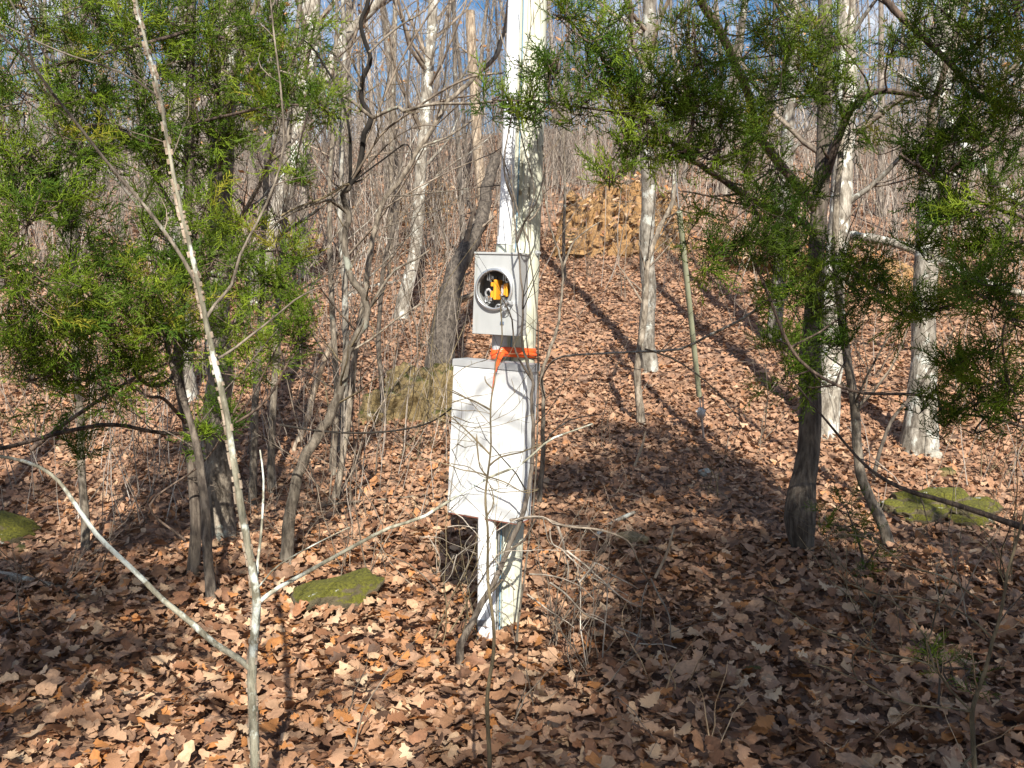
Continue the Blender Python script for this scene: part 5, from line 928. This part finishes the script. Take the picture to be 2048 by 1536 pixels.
def add_far(x, y, pi, s):
    ang = x / y; z = 'l' if ang < -.22 else 'c' if ang < .02 else 'r' if ang < .27 else 'e'; tm, cm, lmx = protos[pi]
    grp = {'l': 'bare trees on the left hillside', 'c': 'bare trees on the hillside left of the pole', 'r': 'bare trees on the hillside right of the pole', 'e': 'bare trees on the far right hillside'}[z]
    side = ['by the left edge', 'behind the left cedar', 'behind the lichened sapling', 'behind the crooked tree', 'left of the pole', 'right of the pole', 'above the clay bank', 'behind the right cedar', 'behind the root flared tree', 'by the right edge'][int(np.clip((ang + .58) / 1.16 * 10, 0, 9))]
    th = [.10, .075, .13, .06, .085, .045, .065, .11, .035, .05][pi]; lb = ('thick' if th > .09 else 'slender' if th > .06 else 'thin') + ' bare tree ' + ('keeping brown leaves ' if pi in (5, 8) else '') + ('low on the slope ' if y < 22 else 'halfway uphill ' if y < 34 else 'near the ridge ') + side
    grp = 'bare hillside trees ' + side
    r = thing('bare_tree', lb, 'tree', (x, y, float(H(x, y))), grp); r.rotation_euler = (rng.normal(0, .035), rng.normal(0, .035), rng.uniform(0, 6.28)); r.scale = (s, s, s)
    for nm, me in (('trunk', tm), ('branches', cm)) + ((('dead_leaves', lmx),) if lmx else ()):
        o = bpy.data.objects.new(nm, me); C.objects.link(o); o.parent = r
        if nm != 'trunk': o['kind'] = 'stuff'
k = 0
while len(placed) < 250 and k < 20000:
    k += 1; y = 13 + 37 * rng.random() ** 1.0; x = y * rng.uniform(-.66, .66)
    if y < 20.5 and -.6 < x < 7 : continue
    if y < 17 and rng.random() < .6: continue
    if y > 24 and -.24 < x / y < .0 and rng.random() < .72: continue
    if any((x - a) ** 2 + (y - b) ** 2 < .9 for a, b in placed): continue
    placed.append((x, y)); pi = int(rng.choice(10, p=[.08, .12, .05, .14, .08, .14, .12, .06, .12, .09])); add_far(x, y, pi, rng.uniform(.8, 1.15) * (1 if y < 32 else .75))
for (bx, by, pi, s_, lb) in ((2.4, -5.5, 6, .8, 'unseen bare tree added for dappled shade, behind the viewpoint to the right'), (-2.6, -5.6, 5, .85, 'unseen bare tree added for dappled shade, behind the viewpoint to the left')):  # unseen trees added so their twigs cast dappled shade
    tm, cm, lmx = protos[pi]; r = thing('bare_tree', lb, 'tree', (bx, by, float(H(bx, by))), 'unseen bare trees added for dappled shade'); r.scale = (s_,) * 3
    for nm, me in (('trunk', tm), ('branches', cm)):
        o = bpy.data.objects.new(nm, me); C.objects.link(o); o.parent = r
        if nm != 'trunk': o['kind'] = 'stuff'
# the far wood on and beyond the ridge: too many to count
fw = MB()
for k in range(150):
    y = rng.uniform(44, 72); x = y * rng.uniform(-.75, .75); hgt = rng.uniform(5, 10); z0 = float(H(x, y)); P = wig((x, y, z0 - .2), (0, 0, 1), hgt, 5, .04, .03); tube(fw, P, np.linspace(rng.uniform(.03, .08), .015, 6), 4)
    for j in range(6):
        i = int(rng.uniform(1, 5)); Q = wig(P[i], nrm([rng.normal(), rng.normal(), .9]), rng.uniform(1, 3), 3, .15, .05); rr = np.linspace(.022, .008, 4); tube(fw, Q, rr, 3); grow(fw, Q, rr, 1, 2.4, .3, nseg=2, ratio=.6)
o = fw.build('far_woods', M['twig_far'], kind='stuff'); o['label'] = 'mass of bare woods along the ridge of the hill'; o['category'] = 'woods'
# clumps of tall whips on the slope: a few kinds, each clump a copy of its own
bp = []
for k in range(5):
    m1 = MB(); m2 = MB()
    for j in range(9):
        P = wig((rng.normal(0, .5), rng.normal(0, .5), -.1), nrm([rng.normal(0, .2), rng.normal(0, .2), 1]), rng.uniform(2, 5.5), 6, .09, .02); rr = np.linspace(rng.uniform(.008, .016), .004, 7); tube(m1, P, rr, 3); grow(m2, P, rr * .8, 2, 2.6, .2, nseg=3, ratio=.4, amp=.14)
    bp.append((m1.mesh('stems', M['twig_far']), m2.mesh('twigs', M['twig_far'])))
kk = 0; side_ = ['by the left edge', 'behind the left cedar', 'behind the lichened sapling', 'behind the crooked tree', 'left of the pole', 'right of the pole', 'above the clay bank', 'behind the right cedar', 'behind the root flared tree', 'by the right edge']
while kk < 230:
    y = 14 + 32 * rng.random(); x = y * rng.uniform(-.62, .62)
    if y < 20 and -.6 < x < 6.5: continue
    if y > 28 and -.24 < x / y < .0 and rng.random() < .4: continue
    kk += 1; sd2 = side_[int(np.clip((x / y + .58) / 1.16 * 10, 0, 9))]
    r = thing('brush_clump', 'clump of thin bare whips ' + ('low on the slope ' if y < 22 else 'halfway uphill ' if y < 33 else 'near the ridge ') + sd2, 'shrub', (x, y, float(H(x, y))), 'clumps of whips ' + sd2); r.rotation_euler.z = rng.uniform(0, 6.28); r.scale = (rng.uniform(.8, 1.2),) * 3
    for nm, me in zip(('stems', 'twigs'), bp[kk % 5]):
        o = bpy.data.objects.new(nm, me); C.objects.link(o); o.parent = r; o['kind'] = 'stuff'
# dense thin underbrush up the slope
ub = MB()
for k in range(5000):
    y = (10 + 34 * rng.random() ** .8) if k > 900 else rng.uniform(5.6, 13); x = y * rng.uniform(-.64, .64)
    if 0 < x < 2.6 and y < 13 and rng.random() < .8: continue
    if k > 900 and y < 13 and (x > -.5 or rng.random() < .6): continue
    if y < 16.8 and -.4 < x < 6 and rng.random() < .72: continue
    hgt = rng.uniform(.8, 3.6) if y > 13 else rng.uniform(.3, 1.9); P = wig((x, y, float(Hb(x, y)) - .1), nrm([rng.normal(0, .22), rng.normal(0, .22), 1]), hgt, 4, .13, .03); rr = np.linspace(rng.uniform(.005, .011), .003, 5) * (1 if y > 13 else .5); tube(ub, P, rr, 3)
    if rng.random() < .6: grow(ub, P, rr, 1, 1.8, .2, nseg=2, ratio=.5)
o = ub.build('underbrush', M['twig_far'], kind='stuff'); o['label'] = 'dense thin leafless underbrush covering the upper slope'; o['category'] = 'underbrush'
for o in bpy.data.objects:
    if '_w' in o: del o['_w']

print('sprays', n1, n2, n3, 'tris', sum(len(me.polygons) for me in bpy.data.meshes))
